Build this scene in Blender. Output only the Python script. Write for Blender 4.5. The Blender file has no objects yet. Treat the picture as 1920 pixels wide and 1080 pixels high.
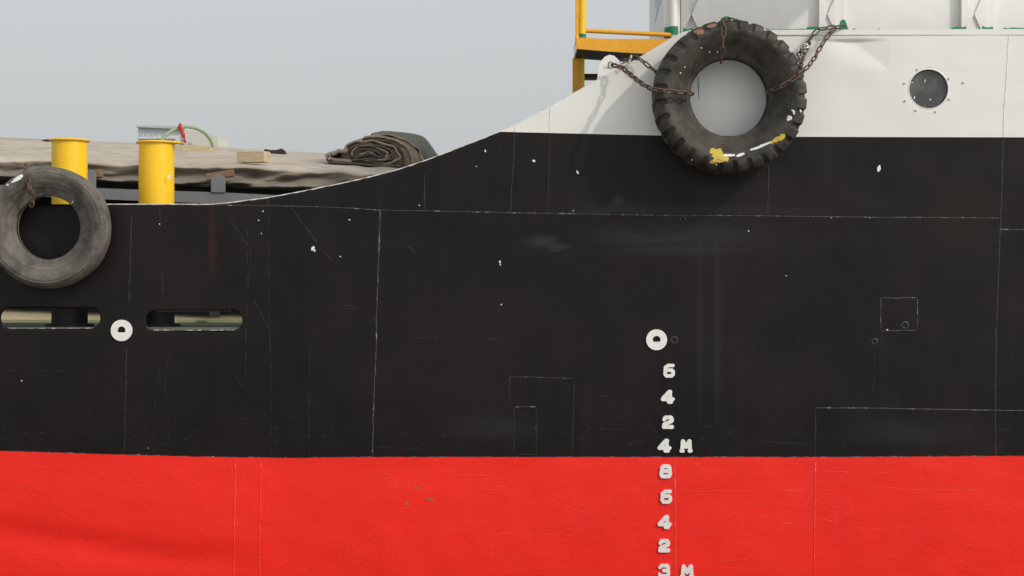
import bpy, bmesh, math, random
import numpy as np
from mathutils import Vector, Matrix, noise
random.seed(7)
R = math.radians
S = bpy.context.scene
C = S.collection
PX = 235.0      # photo pixels per metre on the ship's side (draught marks are 0.2 m apart)
D = 14.0        # metres from camera to ship's side

# ------------------------------------------------------------------ camera, sky, sun, exposure
cd = bpy.data.cameras.new('camera'); cam = bpy.data.objects.new('camera', cd); C.objects.link(cam)
cam.location = (0, -D, 0); cam.rotation_euler = (R(90), 0, 0)
cd.sensor_width = 36; cd.lens = 36 * D * PX / 1920.0
cd.clip_end = 6000; cd.clip_start = 0.1
S.camera = cam
SUN = Vector((1.35, -1.0, 1.24)).normalized()
el = math.asin(SUN.z); az = math.atan2(SUN.x, SUN.y)
w = bpy.data.worlds.new('World'); S.world = w; w.use_nodes = True
nt = w.node_tree; bg = nt.nodes['Background']
sky = nt.nodes.new('ShaderNodeTexSky'); sky.sky_type = 'NISHITA'; sky.sun_disc = False
sky.sun_elevation = el; sky.sun_rotation = az
sky.air_density = 1.3; sky.dust_density = 7.0; sky.ozone_density = 1.2; sky.altitude = 0
hs = nt.nodes.new('ShaderNodeHueSaturation'); hs.inputs['Saturation'].default_value = 0.30
nt.links.new(sky.outputs[0], hs.inputs['Color'])
tn = nt.nodes.new('ShaderNodeMix'); tn.data_type = 'RGBA'; tn.blend_type = 'MULTIPLY'; tn.inputs[0].default_value = 1
tn.inputs[7].default_value = (1.0, 1.0, 1.0, 1)
nt.links.new(hs.outputs[0], tn.inputs[6]); 
hz_ = nt.nodes.new('ShaderNodeMix'); hz_.data_type = 'RGBA'; hz_.inputs[0].default_value = 0.66      # even grey veil of a hazy sky
hz_.inputs[7].default_value = (4.38, 4.60, 4.72, 1)
nt.links.new(tn.outputs[2], hz_.inputs[6]); nt.links.new(hz_.outputs[2], bg.inputs['Color'])
bg.inputs['Strength'].default_value = 0.15
sd = bpy.data.lights.new('sun', 'SUN'); sun = bpy.data.objects.new('sun', sd); C.objects.link(sun)
sd.energy = 1.5; sd.angle = R(1.6); sd.color = (1.0, 0.93, 0.80)
sun.rotation_euler = SUN.to_track_quat('Z', 'Y').to_euler(); sun.location = SUN * 30
S.view_settings.view_transform = 'Standard'; S.view_settings.look = 'None'
S.view_settings.exposure = 0.1; S.view_settings.gamma = 1
S.render.engine = 'CYCLES'

# ------------------------------------------------------------------ helpers
def P(px, py, y=0.0):
    s = (D + y) / D
    return Vector(((px - 960) / PX * s, y, (540 - py) / PX * s))
def X(px, y=0.0): return (px - 960) / PX * (D + y) / D
def Z(py, y=0.0): return (540 - py) / PX * (D + y) / D

def lerp_tab(tab, x):
    if x <= tab[0][0]: return tab[0][1]
    for (a, b), (c, d) in zip(tab, tab[1:]):
        if x <= c: return b + (d - b) * (x - a) / (c - a)
    return tab[-1][1]

def obj(name, bm, mats, parent=None, smooth=False, recalc=True):
    if recalc: bmesh.ops.recalc_face_normals(bm, faces=bm.faces)
    me = bpy.data.meshes.new(name); bm.to_mesh(me); bm.free()
    for m in (mats if isinstance(mats, (list, tuple)) else [mats]): me.materials.append(m)
    if smooth:
        for p in me.polygons: p.use_smooth = True
    o = bpy.data.objects.new(name, me); C.objects.link(o)
    if parent: o.parent = parent
    return o
def autosmooth(o, ang=35):
    me = o.data
    me.polygons.foreach_set('use_smooth', [True] * len(me.polygons))
    bm = bmesh.new(); bm.from_mesh(me)
    for e in bm.edges:
        if len(e.link_faces) == 2 and e.calc_face_angle(0) > R(ang): e.smooth = False
    bm.to_mesh(me); bm.free()
def bevel(o, wd, seg=2):
    b = o.modifiers.new('b', 'BEVEL'); b.width = wd; b.segments = seg; b.limit_method = 'ANGLE'; b.angle_limit = R(35)
    return o
def empty(name, label, cat, loc=(0, 0, 0), group=None):
    o = bpy.data.objects.new(name, None); C.objects.link(o); o.location = loc
    o['label'] = label; o['category'] = cat
    if group: o['group'] = group
    return o
def tag(o, label, cat, group=None):
    o['label'] = label; o['category'] = cat
    if group: o['group'] = group
    return o
def struct(o): o['kind'] = 'structure'; return o

def box(bm, a, b):
    x0, y0, z0 = a; x1, y1, z1 = b
    v = [bm.verts.new(p) for p in [(x0,y0,z0),(x1,y0,z0),(x1,y1,z0),(x0,y1,z0),(x0,y0,z1),(x1,y0,z1),(x1,y1,z1),(x0,y1,z1)]]
    for f in [(0,3,2,1),(4,5,6,7),(0,1,5,4),(1,2,6,5),(2,3,7,6),(3,0,4,7)]: bm.faces.new([v[i] for i in f])
def boxbm(a, b):
    bm = bmesh.new(); box(bm, a, b); return bm
def prism(bm, pts, y0, y1):          # pts: list of (x,z) polygon, extruded along y
    a = [bm.verts.new((x, y0, z)) for x, z in pts]; b = [bm.verts.new((x, y1, z)) for x, z in pts]
    bm.faces.new(a); bm.faces.new(b[::-1]); n = len(pts)
    for i in range(n): bm.faces.new([a[i], b[i], b[(i+1) % n], a[(i+1) % n]])
def tube(bm, pts, r, n=10, cap=True):
    pts = [Vector(p) for p in pts]; rings = []
    up = None
    for i, p in enumerate(pts):
        t = (pts[min(i+1, len(pts)-1)] - pts[max(i-1, 0)]).normalized()
        if up is None:
            up = t.orthogonal().normalized()
        up = (up - t * up.dot(t)).normalized(); s = t.cross(up)
        rr = r[i] if isinstance(r, (list, tuple)) else r
        rings.append([bm.verts.new(p + (up * math.cos(2*math.pi*k/n) + s * math.sin(2*math.pi*k/n)) * rr) for k in range(n)])
    for a, b in zip(rings, rings[1:]):
        for k in range(n): bm.faces.new([a[k], a[(k+1) % n], b[(k+1) % n], b[k]])
    if cap: bm.faces.new(rings[0][::-1]); bm.faces.new(rings[-1])
def lathe(bm, prof, n=48, cx=0, cy=0):   # around z
    rings = [[bm.verts.new((cx + r*math.cos(2*math.pi*k/n), cy + r*math.sin(2*math.pi*k/n), z)) for k in range(n)] for r, z in prof]
    for a, b in zip(rings, rings[1:]):
        for k in range(n): bm.faces.new([a[k], a[(k+1) % n], b[(k+1) % n], b[k]])
    bm.faces.new(rings[0][::-1]); bm.faces.new(rings[-1])

def sdf_plate(f, x0, x1, z0, z1, res, y0, y1):
    """plate whose outline is f(x,z)<0, marching squares, from y0 (front) back to y1"""
    nx = int((x1-x0)/res)+1; nz = int((z1-z0)/res)+1
    xs = [x0+i*res for i in range(nx+1)]; zs = [z0+i*res for i in range(nz+1)]
    v = [[f(x, z) for z in zs] for x in xs]
    bm = bmesh.new(); cache = {}
    def vert(p):
        k = (round(p[0], 6), round(p[1], 6))
        if k not in cache: cache[k] = bm.verts.new((p[0], y0, p[1]))
        return cache[k]
    for i in range(nx):
        for j in range(nz):
            c = [(i,j),(i+1,j),(i+1,j+1),(i,j+1)]; poly = []
            for q in range(4):
                a = c[q]; b = c[(q+1) % 4]; va = v[a[0]][a[1]]; vb = v[b[0]][b[1]]
                if va < 0: poly.append((xs[a[0]], zs[a[1]]))
                if (va < 0) != (vb < 0):
                    t = va/(va-vb); t = min(max(t, .02), .98)
                    poly.append((xs[a[0]]+(xs[b[0]]-xs[a[0]])*t, zs[a[1]]+(zs[b[1]]-zs[a[1]])*t))
            if len(poly) >= 3:
                vs = []
                for p in poly:
                    q = vert(p)
                    if q not in vs: vs.append(q)
                if len(vs) >= 3:
                    try: bm.faces.new(vs)
                    except ValueError: pass
    r = bmesh.ops.extrude_face_region(bm, geom=bm.faces[:])
    for e in r['geom']:
        if isinstance(e, bmesh.types.BMVert): e.co.y = y1
    return bm
def seg_d(x, z, a, b):
    ax, az_ = a; bx, bz = b; dx = bx-ax; dz = bz-az_; L = dx*dx+dz*dz
    t = 0 if L == 0 else max(0, min(1, ((x-ax)*dx+(z-az_)*dz)/L))
    return math.hypot(x-ax-dx*t, z-az_-dz*t)

# ------------------------------------------------------------------ materials
def new_mat(name):
    m = bpy.data.materials.new(name); m.use_nodes = True
    return m, m.node_tree, m.node_tree.nodes['Principled BSDF']
def N(t, kind, **kw):
    n = t.nodes.new('ShaderNode' + kind)
    for k, v in kw.items():
        if k in n.inputs: n.inputs[k].default_value = v
        else: setattr(n, k, v)
    return n
def mixc(t, fac, a, b, blend='MIX'):
    n = t.nodes.new('ShaderNodeMix'); n.data_type = 'RGBA'; n.blend_type = blend
    for s, i in ((fac, 0), (a, 6), (b, 7)):
        if hasattr(s, 'type') and hasattr(s, 'links'): t.links.new(s, n.inputs[i])
        else: n.inputs[i].default_value = s if i == 0 else (*s, 1)
    return n.outputs[2]
def ramp(t, src, stops):
    n = t.nodes.new('ShaderNodeValToRGB'); e = n.color_ramp.elements
    e[0].position, e[1].position = stops[0][0], stops[-1][0]
    e[0].color = (*[stops[0][1]]*3, 1); e[1].color = (*[stops[-1][1]]*3, 1)
    for p, c in stops[1:-1]: q = e.new(p); q.color = (c, c, c, 1)
    t.links.new(src, n.inputs[0]); return n.outputs[0]
def objcoord(t, scale=(1, 1, 1), src='Object'):
    tc = t.nodes.new('ShaderNodeTexCoord'); mp = t.nodes.new('ShaderNodeMapping'); mp.inputs['Scale'].default_value = scale
    t.links.new(tc.outputs[src], mp.inputs[0]); return mp.outputs[0]
def noi(t, scale, sc=(1, 1, 1), detail=6, rough=.6):
    n = N(t, 'TexNoise', Scale=scale, Detail=detail, Roughness=rough)
    t.links.new(objcoord(t, sc), n.inputs['Vector']); return n.outputs['Fac']
def bump(t, p, h, strength, dist, prev=None):
    b = N(t, 'Bump', Strength=strength, Distance=dist); t.links.new(h, b.inputs['Height'])
    if prev: t.links.new(prev, b.inputs['Normal'])
    t.links.new(b.outputs[0], p.inputs['Normal']); return b.outputs[0]

def simple(name, col, rough=.5, metal=0, var=.12, scale=6, b=.0, bs=40, dirt=None, dirt_amt=.5, dirt_scale=5, spec=.5):
    m, t, p = new_mat(name)
    f = noi(t, scale); lo = tuple(c*(1-var) for c in col); hi = tuple(min(1, c*(1+var)) for c in col)
    c = mixc(t, ramp(t, f, [(.3, 0), (.7, 1)]), lo, hi)
    if dirt:
        g = ramp(t, noi(t, dirt_scale, detail=10, rough=.7), [(1-dirt_amt, 0), (1-dirt_amt+.13, 1)])
        c = mixc(t, g, c, dirt)
    t.links.new(c, p.inputs['Base Color'])
    p.inputs['Roughness'].default_value = rough; p.inputs['Metallic'].default_value = metal
    p.inputs['Specular IOR Level'].default_value = spec
    if b: bump(t, p, noi(t, bs, detail=8), 1, b)
    return m

def hull_paint(name, base, kind):
    m, t, p = new_mat(name)
    # large blotches, vertical run marks, horizontal scuffs
    blot = noi(t, .9, (1, 1, 1), 5); streak = noi(t, 1.0, (26, 26, .55), 5, .65); streak2 = noi(t, 1.0, (9, 9, .3), 4, .6)
    fine = noi(t, 60, detail=4)
    if kind == 'black':
        c = mixc(t, ramp(t, blot, [(.35, 0), (.65, 1)]), tuple(v*.85 for v in base), (.0115, .0082, .0078))
        c = mixc(t, ramp(t, streak, [(.52, 0), (.78, .5)]), c, (.015, .0145, .0142))
        c = mixc(t, ramp(t, streak2, [(.55, 0), (.8, .45)]), c, (.016, .012, .0115))
        # thin chalky scratches and chips
        vo = N(t, 'TexVoronoi', Scale=7.0, feature='DISTANCE_TO_EDGE'); mp = objcoord(t, (2.6, 1, .5))
        wn = N(t, 'TexNoise', Scale=3, Detail=4); t.links.new(mp, wn.inputs['Vector'])
        mv = mixc(t, .25, (0, 0, 0), (0, 0, 0)); 
        add = N(t, 'VectorMath', operation='ADD'); t.links.new(mp, add.inputs[0]); t.links.new(wn.outputs['Color'], add.inputs[1])
        t.links.new(add.outputs[0], vo.inputs['Vector'])
        line = ramp(t, vo.outputs['Distance'], [(0, 1), (.008, 0)])
        brk = ramp(t, noi(t, 5, (1, 1, .6), 8, .75), [(.60, 0), (.68, 1)])
        mul = N(t, 'Math', operation='MULTIPLY'); t.links.new(line, mul.inputs[0]); t.links.new(brk, mul.inputs[1])
        mu2 = N(t, 'Math', operation='MULTIPLY'); mu2.inputs[1].default_value = .30; t.links.new(mul.outputs[0], mu2.inputs[0])
        c = mixc(t, mu2.outputs[0], c, (.16, .155, .15))
        sp = ramp(t, noi(t, 34, (1, 1, .7), 3, .8), [(.735, 0), (.78, .7)])
        spm = ramp(t, noi(t, 1.3, detail=4), [(.45, 0), (.62, 1)])
        m3 = N(t, 'Math', operation='MULTIPLY'); t.links.new(sp, m3.inputs[0]); t.links.new(spm, m3.inputs[1])
        c = mixc(t, m3.outputs[0], c, (.11, .105, .10))
        # scuffed zone just above the waterline paint and rust run below the rail
        sep = N(t, 'SeparateXYZ'); t.links.new(objcoord(t), sep.inputs[0])
        def band(out, c0, hw, soft):
            a = N(t, 'Math', operation='SUBTRACT'); a.inputs[1].default_value = c0; t.links.new(out, a.inputs[0])
            b = N(t, 'Math', operation='ABSOLUTE'); t.links.new(a.outputs[0], b.inputs[0])
            r_ = N(t, 'MapRange'); t.links.new(b.outputs[0], r_.inputs[0])
            r_.inputs[1].default_value = hw; r_.inputs[2].default_value = hw+soft; r_.inputs[3].default_value = 1; r_.inputs[4].default_value = 0
            return r_.outputs[0]
        zb = band(sep.outputs[2], Z(815), .06, .14)
        scr = ramp(t, noi(t, 6, (1.3, 1, 7), 10, .8), [(.56, 0), (.70, .65)])
        zb_ = zb; m4 = N(t, 'Math', operation='MULTIPLY'); t.links.new(zb, m4.inputs[0]); t.links.new(scr, m4.inputs[1])
        c = mixc(t, m4.outputs[0], c, (.085, .081, .079))
        rx = band(sep.outputs[0], X(398), .012, .03); rz = band(sep.outputs[2], Z(440), .10, .34)
        rn = ramp(t, noi(t, 3, (8, 1, .8), 6, .7), [(.3, .15), (.6, .85)])
        m5 = N(t, 'Math', operation='MULTIPLY'); t.links.new(rx, m5.inputs[0]); t.links.new(rz, m5.inputs[1])
        m6 = N(t, 'Math', operation='MULTIPLY'); t.links.new(m5.outputs[0], m6.inputs[0]); t.links.new(rn, m6.inputs[1])
        c = mixc(t, m6.outputs[0], c, (.038, .0125, .010))
        for (bx, by, rx_, ry_, am) in [(1160,375,15,12,.75),(1018,450,36,14,.8),(1048,462,26,7,.8),(1280,432,200,30,.5),(1160,392,110,14,.4),(1345,600,9,230,.35),(1312,620,7,200,.3),(1270,470,160,12,.35),(930,800,110,28,.30),(1350,395,260,12,.3),(1700,810,150,28,.35)]:  # pale patches: reflections off the dents painted in, plus rubbed scuffs
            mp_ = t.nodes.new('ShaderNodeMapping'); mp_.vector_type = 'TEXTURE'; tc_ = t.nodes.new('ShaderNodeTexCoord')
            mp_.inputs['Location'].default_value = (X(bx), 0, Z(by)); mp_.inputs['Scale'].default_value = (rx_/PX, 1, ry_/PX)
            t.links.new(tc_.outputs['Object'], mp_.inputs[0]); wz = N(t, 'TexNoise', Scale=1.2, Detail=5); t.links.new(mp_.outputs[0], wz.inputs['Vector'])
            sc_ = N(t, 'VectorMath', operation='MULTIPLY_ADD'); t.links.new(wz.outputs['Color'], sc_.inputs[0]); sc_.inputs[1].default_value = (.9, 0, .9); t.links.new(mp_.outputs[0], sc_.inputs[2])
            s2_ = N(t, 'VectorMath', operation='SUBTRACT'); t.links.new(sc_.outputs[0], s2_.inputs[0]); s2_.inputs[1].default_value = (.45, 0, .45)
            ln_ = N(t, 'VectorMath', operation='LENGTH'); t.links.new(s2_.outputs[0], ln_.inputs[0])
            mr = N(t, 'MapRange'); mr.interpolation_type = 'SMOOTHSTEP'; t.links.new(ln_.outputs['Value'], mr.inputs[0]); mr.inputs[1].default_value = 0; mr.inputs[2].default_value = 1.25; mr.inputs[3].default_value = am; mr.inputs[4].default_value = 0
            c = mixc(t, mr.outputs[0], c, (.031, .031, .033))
        p.inputs['Roughness'].default_value = .42; p.inputs['Specular IOR Level'].default_value = .22
        rr = ramp(t, noi(t, 2.5, (1, 1, .35), 6), [(.3, .36), (.7, .52)]); t.links.new(rr, p.inputs['Roughness'])
        b1 = bump(t, p, noi(t, 1.2, (1, 1, .8), 1), 1, .028)
        b2 = bump(t, p, noi(t, 9, (1, 1, 1.6), 8, .7), .6, .0015, b1)
        bump(t, p, streak, .25, .001, b2)
    elif kind == 'red':
        c = mixc(t, ramp(t, blot, [(.3, 0), (.7, 1)]), tuple(v*.90 for v in base), base)
        c = mixc(t, ramp(t, streak2, [(.5, 0), (.8, .35)]), c, (base[0]*.85, base[1]*.8, base[2]*.8))
        ch = ramp(t, noi(t, 16, (1, 1, 3.5), 3, .8), [(.775, 0), (.80, .8)])
        c = mixc(t, ch, c, (.95, .16, .12))
        p.inputs['Specular IOR Level'].default_value = .35
        rr = ramp(t, noi(t, 4, (1, 1, 1), 6), [(.3, .33), (.7, .5)]); t.links.new(rr, p.inputs['Roughness'])
        b1 = bump(t, p, noi(t, 1.3, (.8, 1, 1.2), 2), 1, .018)
        b2 = bump(t, p, noi(t, 14, (1, 1, 1.8), 10, .66), .6, .0013, b1)
        pm = ramp(t, noi(t, 1.6, (1, 1, 1.6), 4), [(.46, 0), (.62, 1)])
        pk = noi(t, 38, (1, 1, 1.3), 5, .7); pmu = N(t, 'Math', operation='MULTIPLY'); t.links.new(pm, pmu.inputs[0]); t.links.new(pk, pmu.inputs[1])
        b2 = bump(t, p, pmu.outputs[0], .9, .0035, b2)
        wv = ramp(t, noi(t, 2.4, (1.2, 1, 9), 9, .75), [(.50, 0), (.54, 1), (.58, 0)])
        bump(t, p, wv, .35, .0011, b2)
    else:
        c = mixc(t, ramp(t, blot, [(.3, 0), (.7, 1)]), tuple(v*.95 for v in base), base)
        c = mixc(t, ramp(t, noi(t, 3, (.4, 1, 4), 7, .65), [(.5, 0), (.72, .35)]), c, (base[0]*.86, base[1]*.88, base[2]*.92))
        c = mixc(t, ramp(t, noi(t, 14, (1, 1, .4), 6, .8), [(.70, 0), (.76, .35)]), c, (.45, .40, .33))
        t.links.new(ramp(t, noi(t, 3), [(.3, .35), (.7, .5)]), p.inputs['Roughness'])
        b1 = bump(t, p, noi(t, 1.0, (1, 1, 1), 2), .8, .02)
        bump(t, p, noi(t, 12, (1, 1, 3), 8, .7), .5, .001, b1)
    t.links.new(c, p.inputs['Base Color'])
    return m

M = {}
M['white'] = hull_paint('white_hull_paint', (.765, .762, .745), 'white')
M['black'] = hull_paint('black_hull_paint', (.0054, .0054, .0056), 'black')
M['red'] = hull_paint('red_boot_paint', (.98, .025, .014), 'red')
M['wmetal'] = simple('white_painted_steel', (.80, .79, .77), .45, var=.04, b=.0008, bs=20)
M['mark'] = simple('white_mark_paint', (.80, .80, .78), .55, var=.08, scale=25, b=.0012, bs=60, dirt=(.55, .52, .5), dirt_amt=.36, dirt_scale=22)
M['weldb'] = simple('worn_black_weld', (.035, .033, .032), .5, var=.5, scale=30, dirt=(.30, .29, .28), dirt_amt=.47, dirt_scale=14)
M['weldf'] = simple('faint_black_weld', (.012, .0115, .0112), .5, var=.4, scale=30, dirt=(.085, .08, .077), dirt_amt=.44, dirt_scale=12)
M['weldr'] = simple('red_weld', (.93, .038, .026), .38, var=.12, scale=20, dirt=(.97, .20, .15), dirt_amt=.46, dirt_scale=16)
M['weldw'] = simple('white_weld', (.68, .67, .65), .5, var=.15, scale=30, dirt=(.35, .31, .27), dirt_amt=.45, dirt_scale=14)
M['edge'] = simple('chipped_plate_edge', (.62, .60, .56), .6, var=.2, scale=30, dirt=(.22, .2, .18), dirt_amt=.42, dirt_scale=18)
M['lip'] = simple('chipped_dark_edge', (.09, .085, .08), .6, var=.2, scale=30, dirt=(.5, .48, .46), dirt_amt=.52, dirt_scale=22)
M['yellow'] = simple('yellow_paint', (.95, .57, .014), .33, var=.05, scale=5, b=.0008, bs=18, dirt=(.78, .36, .02), dirt_amt=.36, dirt_scale=6)
M['orange'] = simple('ladder_yellow_paint', (.80, .38, .02), .42, var=.08, scale=8, b=.001, bs=25, dirt=(.58, .26, .03), dirt_amt=.40, dirt_scale=9)
M['grey'] = simple('blue_grey_paint', (.19, .20, .215), .5, var=.1, b=.001, dirt=(.17, .15, .13), dirt_amt=.33, dirt_scale=8)
M['dgrey'] = simple('dark_grey_paint', (.05, .055, .06), .6, var=.2, dirt=(.16, .08, .05), dirt_amt=.36)
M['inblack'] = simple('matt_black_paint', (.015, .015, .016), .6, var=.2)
M['tan'] = simple('sand_coaming_paint', (.78, .66, .47), .6, var=.08, b=.001, dirt=(.4, .36, .25), dirt_amt=.36)
M['deck'] = simple('green_grey_deck_paint', (.10, .118, .092), .6, var=.12, b=.001, dirt=(.14, .145, .12), dirt_amt=.42, dirt_scale=3)
M['rust'] = simple('rusty_chain_steel', (.105, .068, .052), .62, metal=.25, var=.35, scale=40, b=.0012, bs=90, dirt=(.22, .11, .065), dirt_amt=.45, dirt_scale=25)
M['rustd'] = simple('dark_chain_steel', (.10, .085, .07), .5, metal=.4, var=.3, scale=40, b=.001, bs=90, dirt=(.22, .11, .07), dirt_amt=.45, dirt_scale=25)
M['green'] = simple('green_paint', (.010, .21, .10), .45, var=.15, scale=20)
M['steel'] = simple('bright_steel', (.5, .49, .46), .35, metal=.6, var=.1)
M['rope'] = simple('green_rope', (.03, .14, .08), .8, var=.3, scale=60)
M['wood'] = None
M['hose'] = simple('pale_green_hose', (.24, .34, .20), .45, var=.1, scale=20)
M['redp'] = simple('red_plastic', (.50, .022, .02), .45, var=.2, scale=30)
M['rag'] = simple('black_cloth', (.03, .03, .033), .9, var=.3, scale=20, b=.002, bs=20)
M['yspl'] = simple('yellow_paint_splash', (.52, .39, .05), .5, var=.2, scale=40)
M['wspl'] = simple('white_paint_splash', (.75, .75, .74), .5, var=.15, scale=40)
M['ospl'] = simple('orange_paint_splash', (.27, .13, .08), .6, var=.25, scale=40)
M['hole'] = simple('dark_hole', (.004, .004, .004), .9)
M['concrete'] = simple('quay_concrete', (.52, .50, .46), .85, var=.15, scale=1.2, b=.004, bs=9, dirt=(.25, .24, .22), dirt_amt=.38, dirt_scale=.7)
M['land'] = simple('shore_earth', (.22, .20, .14), .9, var=.3, scale=.05)

def wood_mat(name, col):
    m, t, p = new_mat(name)
    g = noi(t, 3, (3, 3, 40), 6, .6)
    c = mixc(t, ramp(t, g, [(.3, 0), (.7, 1)]), tuple(v*.6 for v in col), tuple(min(1, v*1.15) for v in col))
    t.links.new(c, p.inputs['Base Color']); p.inputs['Roughness'].default_value = .8
    bump(t, p, g, .6, .002); return m
M['wood'] = wood_mat('pale_timber', (.62, .50, .32))
M['woodd'] = wood_mat('brown_timber', (.26, .16, .10))

def rubber_mat(name, brown, dusty):
    m, t, p = new_mat(name)
    tc = t.nodes.new('ShaderNodeTexCoord')
    sep = N(t, 'SeparateXYZ'); t.links.new(tc.outputs['Object'], sep.inputs[0])
    sq = N(t, 'VectorMath', operation='MULTIPLY'); t.links.new(tc.outputs['Object'], sq.inputs[0]); sq.inputs[1].default_value = (1, 0, 1)
    ln = N(t, 'VectorMath', operation='LENGTH'); t.links.new(sq.outputs[0], ln.inputs[0])
    # circumferential scuffing
    cmb = N(t, 'CombineXYZ'); sc = N(t, 'Math', operation='MULTIPLY'); sc.inputs[1].default_value = 60; t.links.new(ln.outputs['Value'], sc.inputs[0])
    t.links.new(sc.outputs[0], cmb.inputs[0])
    nr = N(t, 'TexNoise', Scale=1.0, Detail=6, Roughness=.7)
    ad = N(t, 'VectorMath', operation='ADD'); t.links.new(cmb.outputs[0], ad.inputs[0]); 
    s2 = N(t, 'VectorMath', operation='SCALE'); s2.inputs['Scale'].default_value = 1.8; t.links.new(tc.outputs['Object'], s2.inputs[0])
    t.links.new(s2.outputs[0], ad.inputs[1]); t.links.new(ad.outputs[0], nr.inputs['Vector'])
    c = mixc(t, ramp(t, nr.outputs['Fac'], [(.25, 0), (.85, 1)]), dusty, brown)
    c = mixc(t, ramp(t, noi(t, 7, detail=8, rough=.7), [(.42, 0), (.62, .8)]), c, tuple(v*.55 for v in brown))
    c = mixc(t, ramp(t, noi(t, 40, detail=3), [(.72, 0), (.76, .6)]), c, (.25, .23, .2))
    t.links.new(c, p.inputs['Base Color']); p.inputs['Roughness'].default_value = .68; p.inputs['Specular IOR Level'].default_value = .35
    b1 = bump(t, p, nr.outputs['Fac'], .4, .0018)
    bump(t, p, noi(t, 30, detail=8, rough=.7), .7, .003, b1)
    return m
M['rubber'] = rubber_mat('worn_black_rubber', (.030, .028, .026), (.090, .079, .066))
M['rubber2'] = rubber_mat('dusty_grey_rubber', (.080, .075, .068), (.180, .162, .140))

def tarp_mat(nm='lit_tarpaulin_top', k=1.0):
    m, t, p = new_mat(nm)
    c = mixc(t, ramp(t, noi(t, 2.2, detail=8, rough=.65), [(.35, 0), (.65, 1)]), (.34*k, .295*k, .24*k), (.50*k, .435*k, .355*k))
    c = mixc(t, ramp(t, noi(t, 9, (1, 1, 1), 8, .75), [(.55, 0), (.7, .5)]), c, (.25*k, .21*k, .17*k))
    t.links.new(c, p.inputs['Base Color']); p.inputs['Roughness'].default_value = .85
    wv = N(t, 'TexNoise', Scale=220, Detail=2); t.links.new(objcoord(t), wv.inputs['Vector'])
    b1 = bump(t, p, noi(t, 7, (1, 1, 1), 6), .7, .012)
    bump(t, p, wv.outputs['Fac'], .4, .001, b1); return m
M['tarp'] = tarp_mat(); M['tarps'] = tarp_mat('shaded_tarpaulin_side', .46)  # one cloth in two tones: lit top and shaded drape put into the colour
M['canvas'] = simple('folded_canvas', (.33, .27, .205), .85, var=.18, scale=12, b=.004, bs=18, dirt=(.17, .14, .11), dirt_amt=.42, dirt_scale=9)
M['canvasg'] = simple('green_grey_canvas', (.20, .205, .18), .8, var=.12, scale=12, b=.003, bs=25)
def glass():
    m, t, p = new_mat('salt_stained_glass')
    c = mixc(t, ramp(t, noi(t, 9, detail=8), [(.4, 0), (.7, 1)]), (.055, .06, .058), (.12, .125, .115))
    t.links.new(c, p.inputs['Base Color']); t.links.new(ramp(t, noi(t, 12), [(.3, .12), (.7, .3)]), p.inputs['Roughness'])
    return m
M['glass'] = glass()
def water():
    m, t, p = new_mat('harbour_water'); p.inputs['Base Color'].default_value = (.05, .06, .05, 1); p.inputs['Roughness'].default_value = .12
    bump(t, p, noi(t, 1.5, (1, 1.6, 1), 6), .6, .08); return m
M['water'] = water()
M['bgwall'] = simple('cream_render', (.62, .60, .52), .8, var=.05)
M['bgwall2'] = simple('hazed_grey_render', (.66, .68, .69), .8, var=.05)  # grey wall and windows paled, distance haze put into their colour
M['bgwin'] = simple('distant_window', (.50, .53, .56), .4, var=.05)
M['stain'] = simple('pale_blue_smear', (.38, .50, .62), .5, var=.2, scale=20, dirt=(.72, .71, .7), dirt_amt=.5, dirt_scale=14)

# ------------------------------------------------------------------ setting
bm = bmesh.new(); box(bm, (-1500, -2.6+.0, -3.6), (1500, 2500, -3.5)); wtr = struct(obj('water', bm, M['water']))
bm = bmesh.new(); box(bm, (-300, -300, -8), (300, -3.6, -1.9)); quay = struct(obj('quay', bm, M['concrete'])); bevel(quay, .08)
bm = bmesh.new()
vs = []
for i in range(81):
    x = -900 + i*22.5
    vs.append([bm.verts.new((x, 330, -3.7)), bm.verts.new((x, 345, -1.5+noise.noise((x*.01, 0, 0))*.8)), bm.verts.new((x, 900, 1+noise.noise((x*.01, 3, 0))*2)), bm.verts.new((x, 2400, -3.7))])
for a, b in zip(vs, vs[1:]):
    for k in range(3): bm.faces.new([a[k], b[k], b[k+1], a[k+1]])
struct(obj('far_shore', bm, M['land']))

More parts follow.
